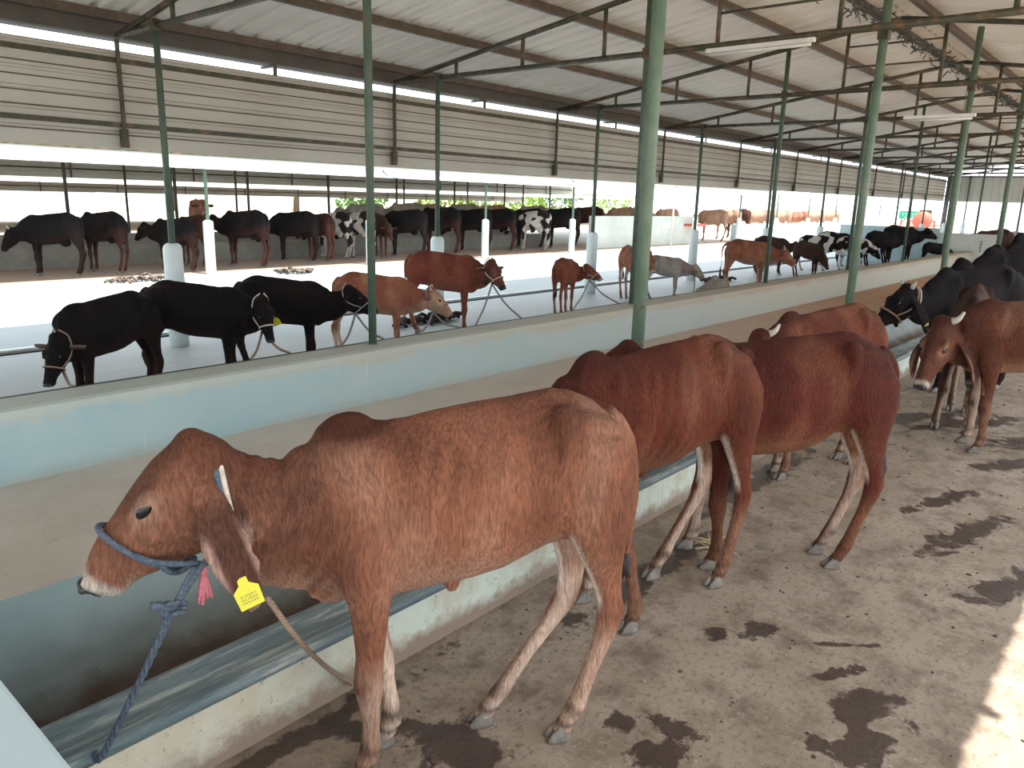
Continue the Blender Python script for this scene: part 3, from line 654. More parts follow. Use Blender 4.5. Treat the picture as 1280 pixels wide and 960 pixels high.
class Cow:
    def __init__(s, P):
        s.P = P
        s.poll = Vector(P.get('poll', (.72, 0, 1.09)))
        pit, yaw = R(P.get('pitch', 51)), R(P.get('yaw', 0)); s.pit, s.yaw = pit, yaw
        s.u = Vector((math.cos(pit) * math.cos(yaw), math.cos(pit) * math.sin(yaw), -math.sin(pit)))
        s.l = Vector((-math.sin(yaw), math.cos(yaw), 0))
        s.v = Vector((-math.sin(pit) * math.cos(yaw), -math.sin(pit) * math.sin(yaw), -math.cos(pit)))
        roll = R(P.get('roll', 0))
        if roll:
            q = Matrix.Rotation(roll, 3, s.u); s.l = q @ s.l; s.v = q @ s.v
        s.hs = P.get('head', 1.0)
    def H(s, t, l, d): return s.poll + (s.u * t + s.l * l + s.v * d) * s.hs
    def Hinv(s, p):
        q = (p - s.poll) / s.hs; return q.dot(s.u), q.dot(s.l), q.dot(s.v)
    def build_bm(s):
        P = s.P; b = NB(); N = 22
        fat = P.get('fat', 1.0); lift = P.get('belly', 0)
        rings = []
        for (x, zt, zb, w, rg) in BODY:
            zc = zb + (zt - zb) * .46; ring = []
            if -.25 < x < .3: zb -= lift
            for k_ in range(N):
                a = 2 * PI * k_ / N; ca, sa = math.cos(a), math.sin(a)
                z = zc + (zt - zc) * ca if ca > 0 else zc + (zc - zb) * ca
                y = w * fat * sa * (1 - rg * .62 * max(0, ca) ** 1.6)
                if ca < 0: y *= 1 - .12 * abs(ca)
                ring.append(Vector((x, y, z)))
            rings.append(ring)
        ring_loft(b, rings)
        # hump
        hz = P.get('hump', 1.0)
        ball(b, (.325, 0, 1.055), (.095, .045, .068 * hz + .005), Matrix.Rotation(R(18), 3, 'Y'))
        ball(b, (.28, 0, 1.02), (.16, .07, .085))
        ball(b, (.41, 0, .965), (.13, .062, .085), Matrix.Rotation(R(28), 3, 'Y'))
        # hooks, pins, shoulder blades, spine knobs
        bone = P.get('bone', 1.0)
        for y in (-1, 1):
            ball(b, (-.285, y * .082 * fat, 1.075), (.046, .044, .055 * bone), Matrix.Rotation(R(y * 20), 3, 'Z'))
            tube(b, [(-.28, y * .095 * fat, 1.07), (-.36, y * .075 * fat, 1.07), (-.45, y * .055, 1.04), (-.48, y * .052, .985)], [.034, .036, .036, .030], 8)
            tube(b, [(-.285, y * .105 * fat, 1.06), (-.275, y * .118 * fat, .95), (-.245, y * .115 * fat, .82)], [.030, .026, .022], 8)
            ball(b, (.26, y * .068, .89), (.055, .042, .165), Matrix.Rotation(R(-10), 3, 'Y'))
            ball(b, (.305, y * .085, .76), (.070, .045, .080))
            ball(b, (-.36, y * .098, .90), (.135, .055, .155), Matrix.Rotation(R(12), 3, 'Y'))
        ball(b, (.37, 0, .655), (.085, .055, .085))                       # brisket
        # neck
        a0 = Vector((.36, 0, .84)); e0 = s.H(.07, 0, .125); sag = .055 * smooth01(.65, .92, e0.z)
        e1 = a0.lerp(e0, .80) - Vector((0, 0, sag * .55))
        mid = a0.lerp(e0, .46) - Vector((0, 0, sag - P.get('necklift', .0)))
        path = bez([a0, mid, e1, e0], 5)
        n_ = len(path); prev = None
        tab = [(0, .225, .108), (.25, .20, .096), (.5, .165, .082), (.75, .135, .074), (1, .115, .062)]
        rings = []
        for i, p in enumerate(path):
            t_ = i / (n_ - 1); rv, rw = interp(tab, t_)
            tg = (path[min(i + 1, n_ - 1)] - path[max(i - 1, 0)]).normalized()
            side = Vector((0, 0, 1)).cross(tg); side = side.normalized() if side.length > .1 else s.l.copy()
            side = side.lerp(s.l, smooth01(.5, 1, t_)).normalized(); up = tg.cross(side).normalized()
            if i == int(n_ * P.get('collarpos', .80)): s.neck = (p, tg, side, up, rv, rw)
            ring = []
            for k_ in range(N):
                a = 2 * PI * k_ / N; ca, sa = math.cos(a), math.sin(a)
                ring.append(p + up * rv * ca + side * rw * sa * (1 - .42 * abs(ca) ** 1.5))
            rings.append(ring)
        ring_loft(b, rings)
        if P.get('dewlap', 1):
            d0 = Vector((.42, 0, .64)); d1 = s.H(.05, 0, .20); dm = (d0 + d1) * .5 + Vector((-.03, 0, -.02))
            pts = bez([d0, dm, d1], 5); fr = []
            for i, p in enumerate(pts):
                t_ = i / (len(pts) - 1); tg = (pts[min(i + 1, len(pts) - 1)] - pts[max(i - 1, 0)]).normalized()
                up = Vector((0, 0, 1)); up = (up - tg * up.dot(tg)).normalized(); side = tg.cross(up)
                rv = .055 * (1 - .45 * t_); rw = .017
                fr.append([p + up * rv * math.cos(2 * PI * q / 12) + side * rw * math.sin(2 * PI * q / 12) for q in range(12)])
            ring_loft(b, fr)
        # head
        rings = []
        for (t_, d0, d1, w) in HEAD:
            c = d0 + (d1 - d0) * .42; ring = []
            for k_ in range(N):
                a = 2 * PI * k_ / N; ca, sa = math.cos(a), math.sin(a)
                d = c - (c - d0) * ca if ca > 0 else c - (d1 - c) * ca
                l = w * sa * (1 - .22 * max(0, ca) ** 2) * (1 - .40 * max(0, -ca) ** 1.5)
                ring.append(s.H(t_, l, d))
            rings.append(ring)
        ring_loft(b, rings)
        HM = Matrix((s.u, s.l, s.v)).transposed()
        hs = s.hs
        ball(b, s.H(.015, 0, .01), (.05 * hs, .062 * hs, .042 * hs), HM)                 # poll
        for y in (-1, 1):
            ball(b, s.H(.165, y * .062, -.004), (.040 * hs, .022 * hs, .026 * hs), HM)    # brow
            ball(b, s.H(.215, y * .064, .062), (.05 * hs, .02 * hs, .03 * hs), HM)        # cheek bone
            ball(b, s.H(.13, y * .060, .150), (.070 * hs, .030 * hs, .070 * hs), HM)      # jaw muscle
            ball(b, s.H(.425, y * .026, .020), (.026 * hs, .020 * hs, .026 * hs), HM)     # nostril wing
        ball(b, s.H(.405, 0, .085), (.038 * hs, .034 * hs, .022 * hs), HM)                # lower lip
        # ears
        s.ears = []
        for sd in (1, -1):
            st = P.get('ears', 'droop')
            base = s.H(.075, sd * .074, .092)
            if st == 'droop': tipd = (s.l * sd * .105 + Vector((0, 0, -.285)) + Vector((-.098 * math.cos(s.yaw), -.098 * math.sin(s.yaw), 0)))
            elif st == 'hang': tipd = (s.l * sd * .13 + Vector((0, 0, -.22)))
            else: tipd = (s.l * sd * .20 + Vector((0, 0, -.02)) - s.u * .03)
            L = P.get('earlen', 1.0); tipd = tipd * hs * L
            mid = base + tipd * .45 + s.l * sd * .034 * hs
            tip = base + tipd
            tg0 = tipd.normalized()
            wide = (s.v if st == 'side' else (Vector((math.cos(s.yaw), math.sin(s.yaw), 0))))
            wide = (wide - tg0 * wide.dot(tg0)).normalized()
            thin = tg0.cross(wide)
            pts = bez([base - tipd * .06, mid, tip], 6); rings = []
            for i, p in enumerate(pts):
                t_ = i / (len(pts) - 1)
                w = interp([(0, .030), (.15, .043), (.4, .060), (.65, .057), (.85, .038), (1, .016)], t_)[0] * hs * L ** .5
                th = max(P.get('vox', 0) * 1.05, interp([(0, .024), (.2, .016), (.6, .013), (1, .011)], t_)[0])
                ring = []
                for k_ in range(14):
                    a = 2 * PI * k_ / 14
                    cup = -sd * .35 * w * (math.cos(a) ** 2)
                    ring.append(p + wide * w * math.cos(a) + thin * (th * math.sin(a) + cup * .6))
                rings.append(ring)
            ring_loft(b, rings)
            s.ears.append((base, tip, mid, wide, thin))
        # legs
        s.feet = []
        for key, tab, x0 in (('fl', FRONT, .305), ('fr', FRONT, .305), ('rl', REAR, -.385), ('rr', REAR, -.385)):
            sd = 1 if key[1] == 'l' else -1
            fx, fy, fz = (list(P.get('feet', {}).get(key, (x0, sd * .062))) + [0])[:3]
            dx = fx - x0; y0 = tab[-1][2] * sd; dy = fy - y0; zk = tab[0][0]
            rings = []
            for (z, x, y, rx, ry) in tab:
                if key[0] == 'f': wgt = smooth01(.85, .05, z) * (.35 + .65 * (1 - z / .9))
                else: wgt = smooth01(.90, .04, z) * (.30 + .70 * (1 - z / 1.0))
                wgt = min(1, wgt * 1.04)
                c = Vector((x + dx * wgt, y * sd + dy * smooth01(.85, .04, z), z + fz * (1 - z / zk)))
                f_ = 1 + .10 * smooth01(.45, .30, z)
                rings.append([c + Vector((rx * f_ * math.cos(2 * PI * q / 16), ry * f_ * math.sin(2 * PI * q / 16), 0)) for q in range(16)])
            ring_loft(b, rings)
            c = rings[-1]; cc = sum(c, Vector()) / len(c)
            if key[0] == 'r': ball(b, (rings[8][0].x - .088 if False else sum(q.x for q in rings[8]) / 16 - .022, sum(q.y for q in rings[8]) / 16, .435), (.030, .022, .042))
            else: ball(b, (sum(q.x for q in rings[7]) / 16 + .006, sum(q.y for q in rings[7]) / 16, .335), (.038, .037, .045))
            for dq in (-.012, .012): ball(b, (cc.x - .045, cc.y + dq * 1.3, cc.z + .048), (.011, .010, .014), n=8, k=6)
            s.feet.append((cc, fz, key))
        # tail
        tp = P.get('tail', [(-.50, 0, 1.05), (-.545, .0, .98), (-.555, .01, .85), (-.548, .012, .70), (-.545, .015, .56)])
        pts = bez(tp, 4); s.tailend = (pts[-1], (pts[-1] - pts[-3]).normalized())
        tube(b, [(-.46, 0, 1.07)] + pts, [.035] + [lerp(.030, .014, min(1, i / (len(pts) - 1) * 1.3)) for i in range(len(pts))], 10)
        for ex in P.get('extra', []): ball(b, *ex)
        return b
    def mesh(s, vox):
        bm = s.build_bm(); me = bpy.data.meshes.new('tmp'); bmesh.ops.recalc_face_normals(bm, faces=bm.faces); bm.to_mesh(me); bm.free()
        o = bpy.data.objects.new('tmp', me); COL.objects.link(o)
        r = o.modifiers.new('r', 'REMESH'); r.mode = 'VOXEL'; r.voxel_size = vox; r.use_smooth_shade = True
        k_ = o.modifiers.new('s', 'SMOOTH'); k_.factor = .5; k_.iterations = max(2, int(round(9 * .0085 / vox)))
        dg = bpy.context.evaluated_depsgraph_get(); dg.update()
        out = bpy.data.meshes.new_from_object(o.evaluated_get(dg), depsgraph=dg)
        bpy.data.objects.remove(o); bpy.data.meshes.remove(me)
        # ripples of ribs and folds in the hide
        amp = s.P.get('ribs', 0)
        if amp:
            out.calc_loop_triangles()
            ns = [v.normal.copy() for v in out.vertices]
            for v, n_ in zip(out.vertices, ns):
                p = v.co
                wgt = smooth01(-.26, -.14, p.x) * smooth01(.22, .10, p.x) * smooth01(.64, .74, p.z) * smooth01(1.09, 1.0, p.z) * smooth01(.05, .10, abs(p.y))
                d = math.sin((p.x + (p.z - .8) * .28) * 2 * PI / .062) * wgt * amp
                fold = smooth01(.34, .42, p.x) * smooth01(.66, .58, p.x) * math.sin((p.x * 1.1 + p.z * .6) * 2 * PI / .055 + noise.noise(p * 9) * 2) * .0022
                lump = noise.noise(p * 11) * .0035 * smooth01(.5, .7, p.z)
                hollow = -.016 * math.exp(-(((p.x + .20) / .05) ** 2 + ((p.z - .98) / .07) ** 2)) * smooth01(.04, .09, abs(p.y))
                v.co = p + n_ * (d + fold + lump + hollow)
        ca = out.color_attributes.new('coat', 'FLOAT_COLOR', 'POINT')
        f = s.P['coat']; buf = [0.0] * (len(out.vertices) * 4)
        for i, v in enumerate(out.vertices):
            c = f(s, v.co.copy(), v.normal); buf[4 * i:4 * i + 4] = (c[0], c[1], c[2], 1)
        ca.data.foreach_set('color', buf)
        for p in out.polygons: p.use_smooth = True
        out.name = 'body'; return out

def head_zone(s, p):
    t, l, d = s.Hinv(p)
    inside = (-.05 < t < .5) and abs(l) < .11 and -.08 < d < .28
    return inside, t, l, d
def coat_brown(base=(.245, .092, .050), dark=(.085, .028, .016), pale=(.44, .29, .20), humpdark=.75, knee=(.22, .085, .045), muzzle=(.60, .55, .50), face=None, hoofdark=.8, legpale=.85, bellypale=.5):
    def f(s, p, n):
        c = base
        k_ = noise_patch(p, s.P.get('seed', 1), 5)
        # darker mantle: top line, hump, neck
        top = smooth01(.92, 1.12, p.z) if p.x < .45 else 0
        c = mix(c, dark, .55 * top * (.6 + .9 * k_))
        rp = noise.noise(Vector((p.x * 7, p.y * 6, p.z * 2.2)) + Vector((s.P.get('seed', 1) * 5, 0, 0)))
        c = mix(c, dark, .38 * smooth01(-.05, .4, rp) * smooth01(.5, .7, p.z)); c = mix(c, mix(base, pale, .35), .45 * smooth01(.05, .45, -rp) * smooth01(.5, .7, p.z))
        c = mix(c, dark, humpdark * smooth01(.0, .55, math.exp(-(((p.x - .32) / .11) ** 2 + ((p.z - 1.12) / .06) ** 2))))
        if p.x > .30: c = mix(c, dark, .70 * smooth01(.30, .45, p.x) * smooth01(.80, .62, p.x) * smooth01(.60, .85, p.z))
        # pale underside
        under = smooth01(-.1, -.8, n.z) * smooth01(.80, .62, p.z) * (p.z > .5)
        c = mix(c, pale, bellypale * under)
        # flank fold and inner thigh
        if -.525 < p.x < -.15 and p.z > .30:
            inner = smooth01(.075, .045, abs(p.y)) * smooth01(.80, .70, p.z) * smooth01(.3, .42, p.z)
            c = mix(c, pale, .8 * inner)
            c = mix(c, (.86, .76, .66), .85 * smooth01(.60, .9, n.x) * smooth01(.42, .50, p.z) * smooth01(.76, .69, p.z))
        # legs
        if p.z < .56 and not (p.x > .42 and p.z > .42) and not (p.x < -.535 and p.z > .38 and abs(p.y) < .06):
            lw = smooth01(.44, .28, p.z)
            c = mix(c, pale, legpale * lw * (.75 + .6 * k_))
            inner = (1 if p.y > 0 else -1) * -n.y
            c = mix(c, (.66, .52, .42), .6 * smooth01(.1, .8, inner) * smooth01(.56, .5, p.z))
            if p.x > .0: c = mix(c, knee, .85 * math.exp(-((p.z - .325) / .035) ** 2) * smooth01(-.2, .5, n.x))
            else: c = mix(c, knee, .8 * math.exp(-((p.z - .43) / .05) ** 2) * smooth01(.2, -.6, n.x))
            c = mix(c, (.07, .04, .03), hoofdark * math.exp(-((p.z - .115) / .026) ** 2) * smooth01(-.35, .35, noise.noise(p * 14)) )
            c = mix(c, (.07, .045, .035), hoofdark * math.exp(-((p.z - .058) / .010) ** 2))
            c = mix(c, (.06, .045, .04), .8 * smooth01(.045, .02, p.z))
        hz, t, l, d = head_zone(s, p)
        if hz and t > .0:
            fc = face or mix(base, pale, .10)
            c = mix(c, fc, smooth01(.0, .10, t) * .6)
            c = mix(c, dark, .55 * smooth01(.012, -.03, d) * smooth01(.33, .20, t))
            c = mix(c, dark, .35 * math.exp(-(((t - .32) / .06) ** 2 + ((d - .03) / .06) ** 2)))
            c = mix(c, muzzle, smooth01(.395, .42, t))
            c = mix(c, muzzle, .7 * smooth01(.33, .41, t) * smooth01(.07, .12, d))
            c = mix(c, (.02, .02, .025), smooth01(.434, .444, t) * smooth01(.066, .056, d))
            e = math.exp(-(((t - .19) / .042) ** 2 + ((d - .006) / .028) ** 2)) * smooth01(.03, .05, abs(l))
            c = mix(c, pale, .75 * e)
        for (bs, tp, md, wd, th) in s.ears:
            q = (p - bs); ax = tp - bs; tt = q.dot(ax) / ax.length_squared
            if .05 < tt < 1.1 and (q - ax * tt).length < .075 and not (hz and abs(l) < .06):
                inside = 1
                c = mix(c, mix(dark, (.085, .045, .032), .6), .75 * smooth01(.05, .3, tt))
                edge = abs((q - ax * tt).dot(wd))
                c = mix(c, (.42, .27, .22), .85 * smooth01(.030, .046, edge) * smooth01(.25, .45, tt))
                c = mix(c, (.40, .24, .19), .6 * smooth01(.80, 1.0, tt))
        return c
    return f
def coat_black(base=(.007, .006, .007), tint=(.055, .025, .018), lower=.5, white=0, seed=1):
    def f(s, p, n):
        c = mix(base, tint, .35 * max(0, noise_patch(p, seed, 3)) + .0)
        c = mix(c, tint, lower * smooth01(.62, .25, p.z))
        c = mix(c, (.11, .05, .035), lower * .5 * smooth01(-.2, -.9, n.z) * smooth01(.5, .7, p.z))
        if p.x < -.3: c = mix(c, tint, lower * .5 * smooth01(.95, .7, p.z))
        if white:
            k_ = noise_patch(p, seed, 4.2)
            w_ = smooth01(.02, .06, k_ + (white - .5) * .5)
            c = mix(c, (.58, .55, .50), w_)
            c = mix(c, (.50, .46, .42), .8 * smooth01(.34, .28, p.z))
        hz, t, l, d = head_zone(s, p)
        if hz: c = mix(c, (.03, .03, .035), .6 * smooth01(.40, .43, t))
        for (bs, tp, md, wd, th) in s.ears:
            q = (p - bs); ax = tp - bs; tt = q.dot(ax) / ax.length_squared
            if s.P.get('earpale') and .2 < tt < 1.1 and (q - ax * tt).length < .075 and abs(l) > .08: c = mix(c, (.22, .17, .14), .7)
        return c
    return f

def tag_mesh(c, u, v, n_, s=1.0):
    """ear tag: arrow-topped plate, 3 mm thick"""
    out = [(-.028, -.036), (.028, -.036), (.030, .008), (.012, .022), (.011, .038), (-.011, .038), (-.012, .022), (-.030, .008)]
    b = NB(); fr = [c + (u * x + v * y) * s + n_ * .002 for x, y in out]; bk = [p - n_ * .004 for p in fr]
    ring_loft(b, [bk, fr]); return b

CACHE = {}
def make_cow(name, label, loc, heading, scale, P, vox=.012, group=None, cat='calf', full=True, mesh_key=None):
    root = empty(name, loc, R(heading)); root.scale = (scale,) * 3; tag(root, label, cat, group)
    P['vox'] = vox
    s = Cow(P)
    me = s.mesh(vox); me.materials.append(M['coat'])
    o = bpy.data.objects.new('body', me); COL.objects.link(o); o.parent = root
    HM = Matrix((s.u, s.l, s.v)).transposed(); hs = s.hs
    # hooves: two toes each
    for cc, fz, key in s.feet:
        b = NB()
        for dy in (-.0165, .0165):
            rings = []
            for z, x0, x1, w in ((.0, -.034, .052, .017), (.012, -.033, .050, .0165), (.030, -.031, .036, .0155), (.046, -.028, .018, .014), (.052, -.022, .012, .010)):
                ring = []
                for q in range(12):
                    a = 2 * PI * q / 12; xx = (x0 + x1) / 2 + (x1 - x0) / 2 * math.cos(a); ww = w * math.sin(a) * (1 - .25 * max(0, math.cos(a)))
                    ring.append(Vector((cc.x + xx + .004, cc.y + dy + ww, z + fz)))
                rings.append(ring)
            ring_loft(b, rings)
        sub_l('hoof', b, M['hoof'], root, True)
    for sd in (1, -1):
        b = NB(); ball(b, s.H(.188, sd * .0695, .006), (.027 * hs, .011 * hs, .015 * hs), HM, 16, 10); sub_l('eye', b, M['eye'], root, True)
    if P.get('nose', 1):
        b = NB(); ball(b, s.H(.445, 0, .022), (.014 * hs, .034 * hs, .026 * hs), HM)
        for sd in (1, -1): ball(b, s.H(.448, sd * .024, .016), (.012 * hs, .012 * hs, .012 * hs), HM)
        sub_l('nose', b, M['nose'], root, True)
    if P.get('horns'):
        hl = P['horns']
        for sd in P.get('hornsides', (1, -1)):
            a = s.H(.0, sd * .05, .015); c = s.H(-.015, sd * (.05 + .07 * hl), .0); d = s.H(-.03 - .05 * hl, sd * (.05 + .12 * hl), -.01 - .02 * hl)
            pts = bez([a, c, d], 5); b = NB(); tube(b, pts, [lerp(.024, .008, i / (len(pts) - 1)) * hs for i in range(len(pts))], 10); sub_l('horn', b, M['horn'], root, True)
    # tail tuft
    te, td = s.tailend; b = NB(); random.seed(int(abs(loc[0]) * 100))
    L_ = P.get('tuft', .16)
    ball(b, te + td * L_ * .4, (.020, .020, L_ * .5), Matrix.Rotation(0, 3, 'X'), 10, 8)
    if full:
        for q in range(14):
            e = Vector((random.uniform(-.02, .02), random.uniform(-.02, .02), -L_ * random.uniform(.7, 1.15)))
            tube(b, [te, te + e * .5 + Vector((random.uniform(-.012, .012), random.uniform(-.012, .012), 0)), te + e], [.007, .009, .002], 5)
    sub_l('tail_tuft', b, M['tuft'], root, True)
    # halter
    if P.get('halter'):
        mt = M[P['halter']]; b = NB(); ring = []
        for q in range(25):
            a = 2 * PI * q / 24; ring.append(s.H(.275 + .02 * math.cos(a), .066 * math.sin(a) * (1 - .3 * max(0, -math.cos(a))), .080 - .124 * math.cos(a)))
        tube(b, ring, .0085 * hs, 6, False)
        for sd in (1, -1): tube(b, bez([s.H(.27, sd * .060, .08), s.H(.17, sd * .088, .12), s.H(.07, sd * .085, .13), s.H(-.02, sd * .07, .07), s.H(-.05, sd * .02, .0)], 4), .0075 * hs, 6)
        sub_l('halter', b, mt, root, True)
    if P.get('collar'):
        mt = M[P['collar']]; b = NB(); ring = []; p_, tg, sd_, up_, rv, rw = s.neck
        for q in range(25):
            a = 2 * PI * q / 24; ring.append(p_ + up_ * rv * 1.05 * math.cos(a) + sd_ * (rw * 1.12 + .006) * math.sin(a) * (1 - .25 * abs(math.cos(a)) ** 1.5))
        tube(b, ring, .008, 6, False); sub_l('neck_cord', b, mt, root, True)
    if P.get('eartag') is not None:
        k_ = 0 if P['eartag'] > 0 else 1
        bs, tp, md, wd, th = s.ears[k_]; sd = 1 if k_ == 0 else -1
        out = s.l * sd; c = lerp(bs, tp, P.get('tagpos', .62)) + out * .034
        vv = (bs - tp).normalized()
        if P.get('tagface'): out = s.u; c = lerp(bs, tp, .5) + out * .05; vv = (bs - tp).normalized()
        if P.get('ears') == 'side': out = s.u; c = lerp(bs, tp, .6) + out * .03; vv = -s.v
        uu = out.cross(vv).normalized(); out = vv.cross(uu).normalized() * (1 if vv.cross(uu).dot(out) > 0 else -1)
        tg = sub_l('ear_tag', tag_mesh(c, uu, vv, out, P.get('tags', 1.0)), M['tag'], root); tg['label'] = 'yellow plastic ear tag'
        if P.get('tagprint'):
            b = NB()
            for q in range(3):
                for w_ in range(6):
                    a = c + out * .0025 + uu * (-.019 + w_ * .0068) + vv * (-.004 - q * .0085)
                    ww = .0042 if (w_ * 7 + q * 3) % 4 else .0022
                    fr = [a, a + uu * ww, a + uu * ww - vv * .0045, a - vv * .0045]; ring_loft(b, [fr, [p + out * .0006 for p in fr]])
            g = sub_l('tag_print', b, M['tagprint'], tg)
    return root, s
def sub_l(name, bm, mat, root, smooth=False):
    return link(name, bm, mat, root, smooth)
def world_of(root, p):
    return Matrix.Translation(root.location) @ root.rotation_euler.to_matrix().to_4x4() @ Matrix.Diagonal((root.scale[0],) * 3 + (1,)) @ Vector(p)
def rope(name, pts, r, mat, lab, twist=True, turns=40, parent=None):
    path = bez(pts, 24); b = NB()
    if twist:
        fr = frames(path); L = sum((path[i + 1] - path[i]).length for i in range(len(path) - 1)); n_ = int(L / .0045); n_ = min(n_, 700)
        for st in range(3):
            q = []; 
            for i in range(n_ + 1):
                f_ = i / n_ * (len(path) - 1); i0 = min(int(f_), len(path) - 2); tt = f_ - i0
                p = path[i0].lerp(path[i0 + 1], tt); s_ = fr[i0][2].lerp(fr[i0 + 1][2], tt); u_ = fr[i0][3].lerp(fr[i0 + 1][3], tt)
                a = 2 * PI * (i / n_ * L / (r * 7) + st / 3); q.append(p + s_ * r * .5 * math.cos(a) + u_ * r * .5 * math.sin(a))
            tube(b, q, r * .56, 6)
    else: tube(b, path, r, 6)
    if parent is not None: return link(name, b, mat, parent, True)
    o = link(name, b, mat, smooth=True); tag(o, lab, 'rope'); return o
HERO = .0075
DR = dict(base=(.115, .030, .016), dark=(.050, .013, .009), pale=(.32, .18, .11), humpdark=.8, knee=(.17, .05, .03), muzzle=(.40, .33, .28), bellypale=.35)
# ---- near row at the trough
hroot, hs_ = make_cow('calf', 'light reddish brown calf in front with yellow ear tag and blue rope halter', (1.50, 1.47, 0), 150.3, 1.0,
    dict(coat=coat_brown(muzzle=(.50, .44, .38), humpdark=1.0, base=(.240, .100, .058), dark=(.070, .025, .016), pale=(.50, .34, .25), knee=(.19, .075, .045), legpale=1.15), poll=(.715, 0, 1.085), pitch=51, yaw=4, ears='droop', earlen=1.03, ribs=.0042, hump=1.05, seed=2, necklift=-.01,
         feet=dict(fl=(.31, .055), fr=(.215, -.085), rl=(-.335, .06), rr=(-.115, -.085)), eartag=1, tagpos=.80, tags=1.05, tagprint=True,
         tail=[(-.50, 0, 1.04), (-.545, .01, .96), (-.56, .02, .82), (-.56, .02, .70), (-.555, .015, .60)], tuft=.09,
         extra=[((.02, 0, .592), (.03, .016, .05))]), HERO)
# halter of the first calf: noseband, cheek rope, knots
H = hs_.H
b = NB(); ring = []
for q in range(33):
    a = 2 * PI * q / 32; ring.append(H(.302, .063 * math.sin(a) * (1 - .25 * max(0, -math.cos(a))), .068 - .112 * math.cos(a)))
tube(b, ring, .0082, 8, False)
for sd in (1, -1):
    tube(b, bez([H(.302, sd * .062, .05), H(.292, sd * .068, .10), H(.268, sd * .078, .145), H(.245, sd * .078, .185), H(.238, sd * .07, .215)], 5), .0085, 8)
    tube(b, bez([H(.285, sd * .070, .11), H(.30, sd * .058, .150), H(.298, sd * .036, .178), H(.275, sd * .02, .195), H(.262, 0, .20)], 5), .0078, 8)
sub_l('halter', b, M['rope_blue'], hroot, True)['label'] = 'blue grey rope halter'
b = NB(); ring = []
c0 = Vector((.622, 0, .895))
for q in range(33):
    a = 2 * PI * q / 32; ring.append(c0 + Vector((.028 * math.cos(a), .093 * math.sin(a) * (1 - .2 * abs(math.cos(a))), .162 * math.cos(a))))
tube(b, ring, .0075, 8, False); sub_l('neck_cord', b, M['strap'], hroot, True)['label'] = 'white cord around the neck'
b = NB(); ring = [p + Vector((.013, 0, .001)) for p in ring]; tube(b, ring, .0085, 8, False); sub_l('neck_rope', b, M['rope_blue'], hroot, True)['label'] = 'dark rope beside the white neck cord'
b = NB(); random.seed(4); kc = Vector((.70, .085, .725))
for q in range(26):
    e = Vector((random.uniform(-.018, .018), random.uniform(-.015, .018), -random.uniform(.03, .055)))
    tube(b, [kc + Vector((0, 0, .045)), kc + e * .4 + Vector((0, 0, .02)), kc + e], [.003, .006, .004], 5)
ball(b, kc + Vector((0, 0, .035)), (.012, .012, .018)); sub_l('wool_tassel', b, M['pink'], hroot, True)['label'] = 'pink wool tassel'
knot = Vector((.775, .10, .672))
def W(p): return world_of(hroot, p)
b = NB()
for q in range(9):
    a = q * .7; c = knot + Vector((.012 * math.cos(a), .010 * math.sin(a * 1.7), .014 * math.sin(a)))
    ring = [c + Vector((.017 * math.cos(w * PI / 6 + a), .012 * math.sin(w * PI / 6) * math.sin(a), .017 * math.sin(w * PI / 6) * math.cos(a * .5))) for w in range(13)]
    tube(b, ring, .0065, 6, False)
tube(b, [knot, knot + Vector((.03, .01, .018)), knot + Vector((.052, .012, .022))], [.011, .012, .011], 8)
for (a_, c_) in (((.718, .093, .775), (0, .002, 0)), ((.690, .09, .790), (0, -.004, .0))):
    tube(b, bez([Vector(a_), lerp(Vector(a_), knot, .5) + Vector((.004, .01, 0)), knot], 6), .0075, 7)
sub_l('halter_knot', b, M['rope_blue'], hroot, True)['label'] = 'blue grey rope knot'
rope('tether_rope', [W(knot), W(knot).lerp(Vector((.62, 1.90, .262)), .5) - Vector((0, 0, .008)), Vector((.62, 1.90, .262)), Vector((.612, 1.935, .25))], .0095, M['rope_blue'], 'blue grey tether rope hanging from the front calf to the trough rim')
rope('tether_rope', [W((.55, .02, .625)), W((.48, .03, .50)), Vector((1.30, 1.88, .20)), Vector((1.45, 1.935, .03))], .0085, M['rope_jute'], 'brown jute rope from the neck of the front calf down to the curb')

make_cow('calf', 'dark red calf standing just behind the front calf, rump towards the right', (2.74, 1.56, 0), 160, 1.0,
    dict(coat=coat_brown(**DR), poll=(.51, .26, .80), pitch=62, yaw=82, ears='droop', ribs=.003, hump=1.1, seed=3, bone=1.25,
         feet=dict(fl=(.22, .215), fr=(.25, -.07), rl=(-.37, .09), rr=(-.16, -.10)), tail=[(-.53, 0, 1.05), (-.575, -.03, .97), (-.57, -.04, .82), (-.56, -.05, .68), (-.55, -.05, .58)], tuft=.20,
         extra=[((.03, 0, .60), (.03, .02, .05))]), .0095)
make_cow('calf', 'deep red calf with rounded belly and pale belly edge, third along the trough', (3.44, 1.30, 0), 134, .99,
    dict(coat=coat_brown(base=(.085, .020, .013), dark=(.045, .012, .009), pale=(.34, .17, .09), knee=(.15, .04, .025), legpale=.55), poll=(.73, .0, 1.08), pitch=45, yaw=0, ears='droop', hump=.95, seed=4, fat=1.12, belly=.03,
         feet=dict(fl=(.28, .07), fr=(.33, -.15), rl=(-.34, .07), rr=(-.33, -.09))), .0095)
make_cow('calf', 'reddish calf with small pale horn, facing the trough behind the rounded one', (4.98, 1.64, 0), 158, .95,
    dict(coat=coat_brown(**dict(DR, knee=(.03, .02, .02), hoofdark=1, base=(.14, .042, .023))), poll=(.66, .09, 1.02), pitch=50, yaw=50, ears='droop', hump=1.0, seed=5, horns=.5, hornsides=(1,), feet=dict(fl=(.34, .09), fr=(.26, -.05))), .011)
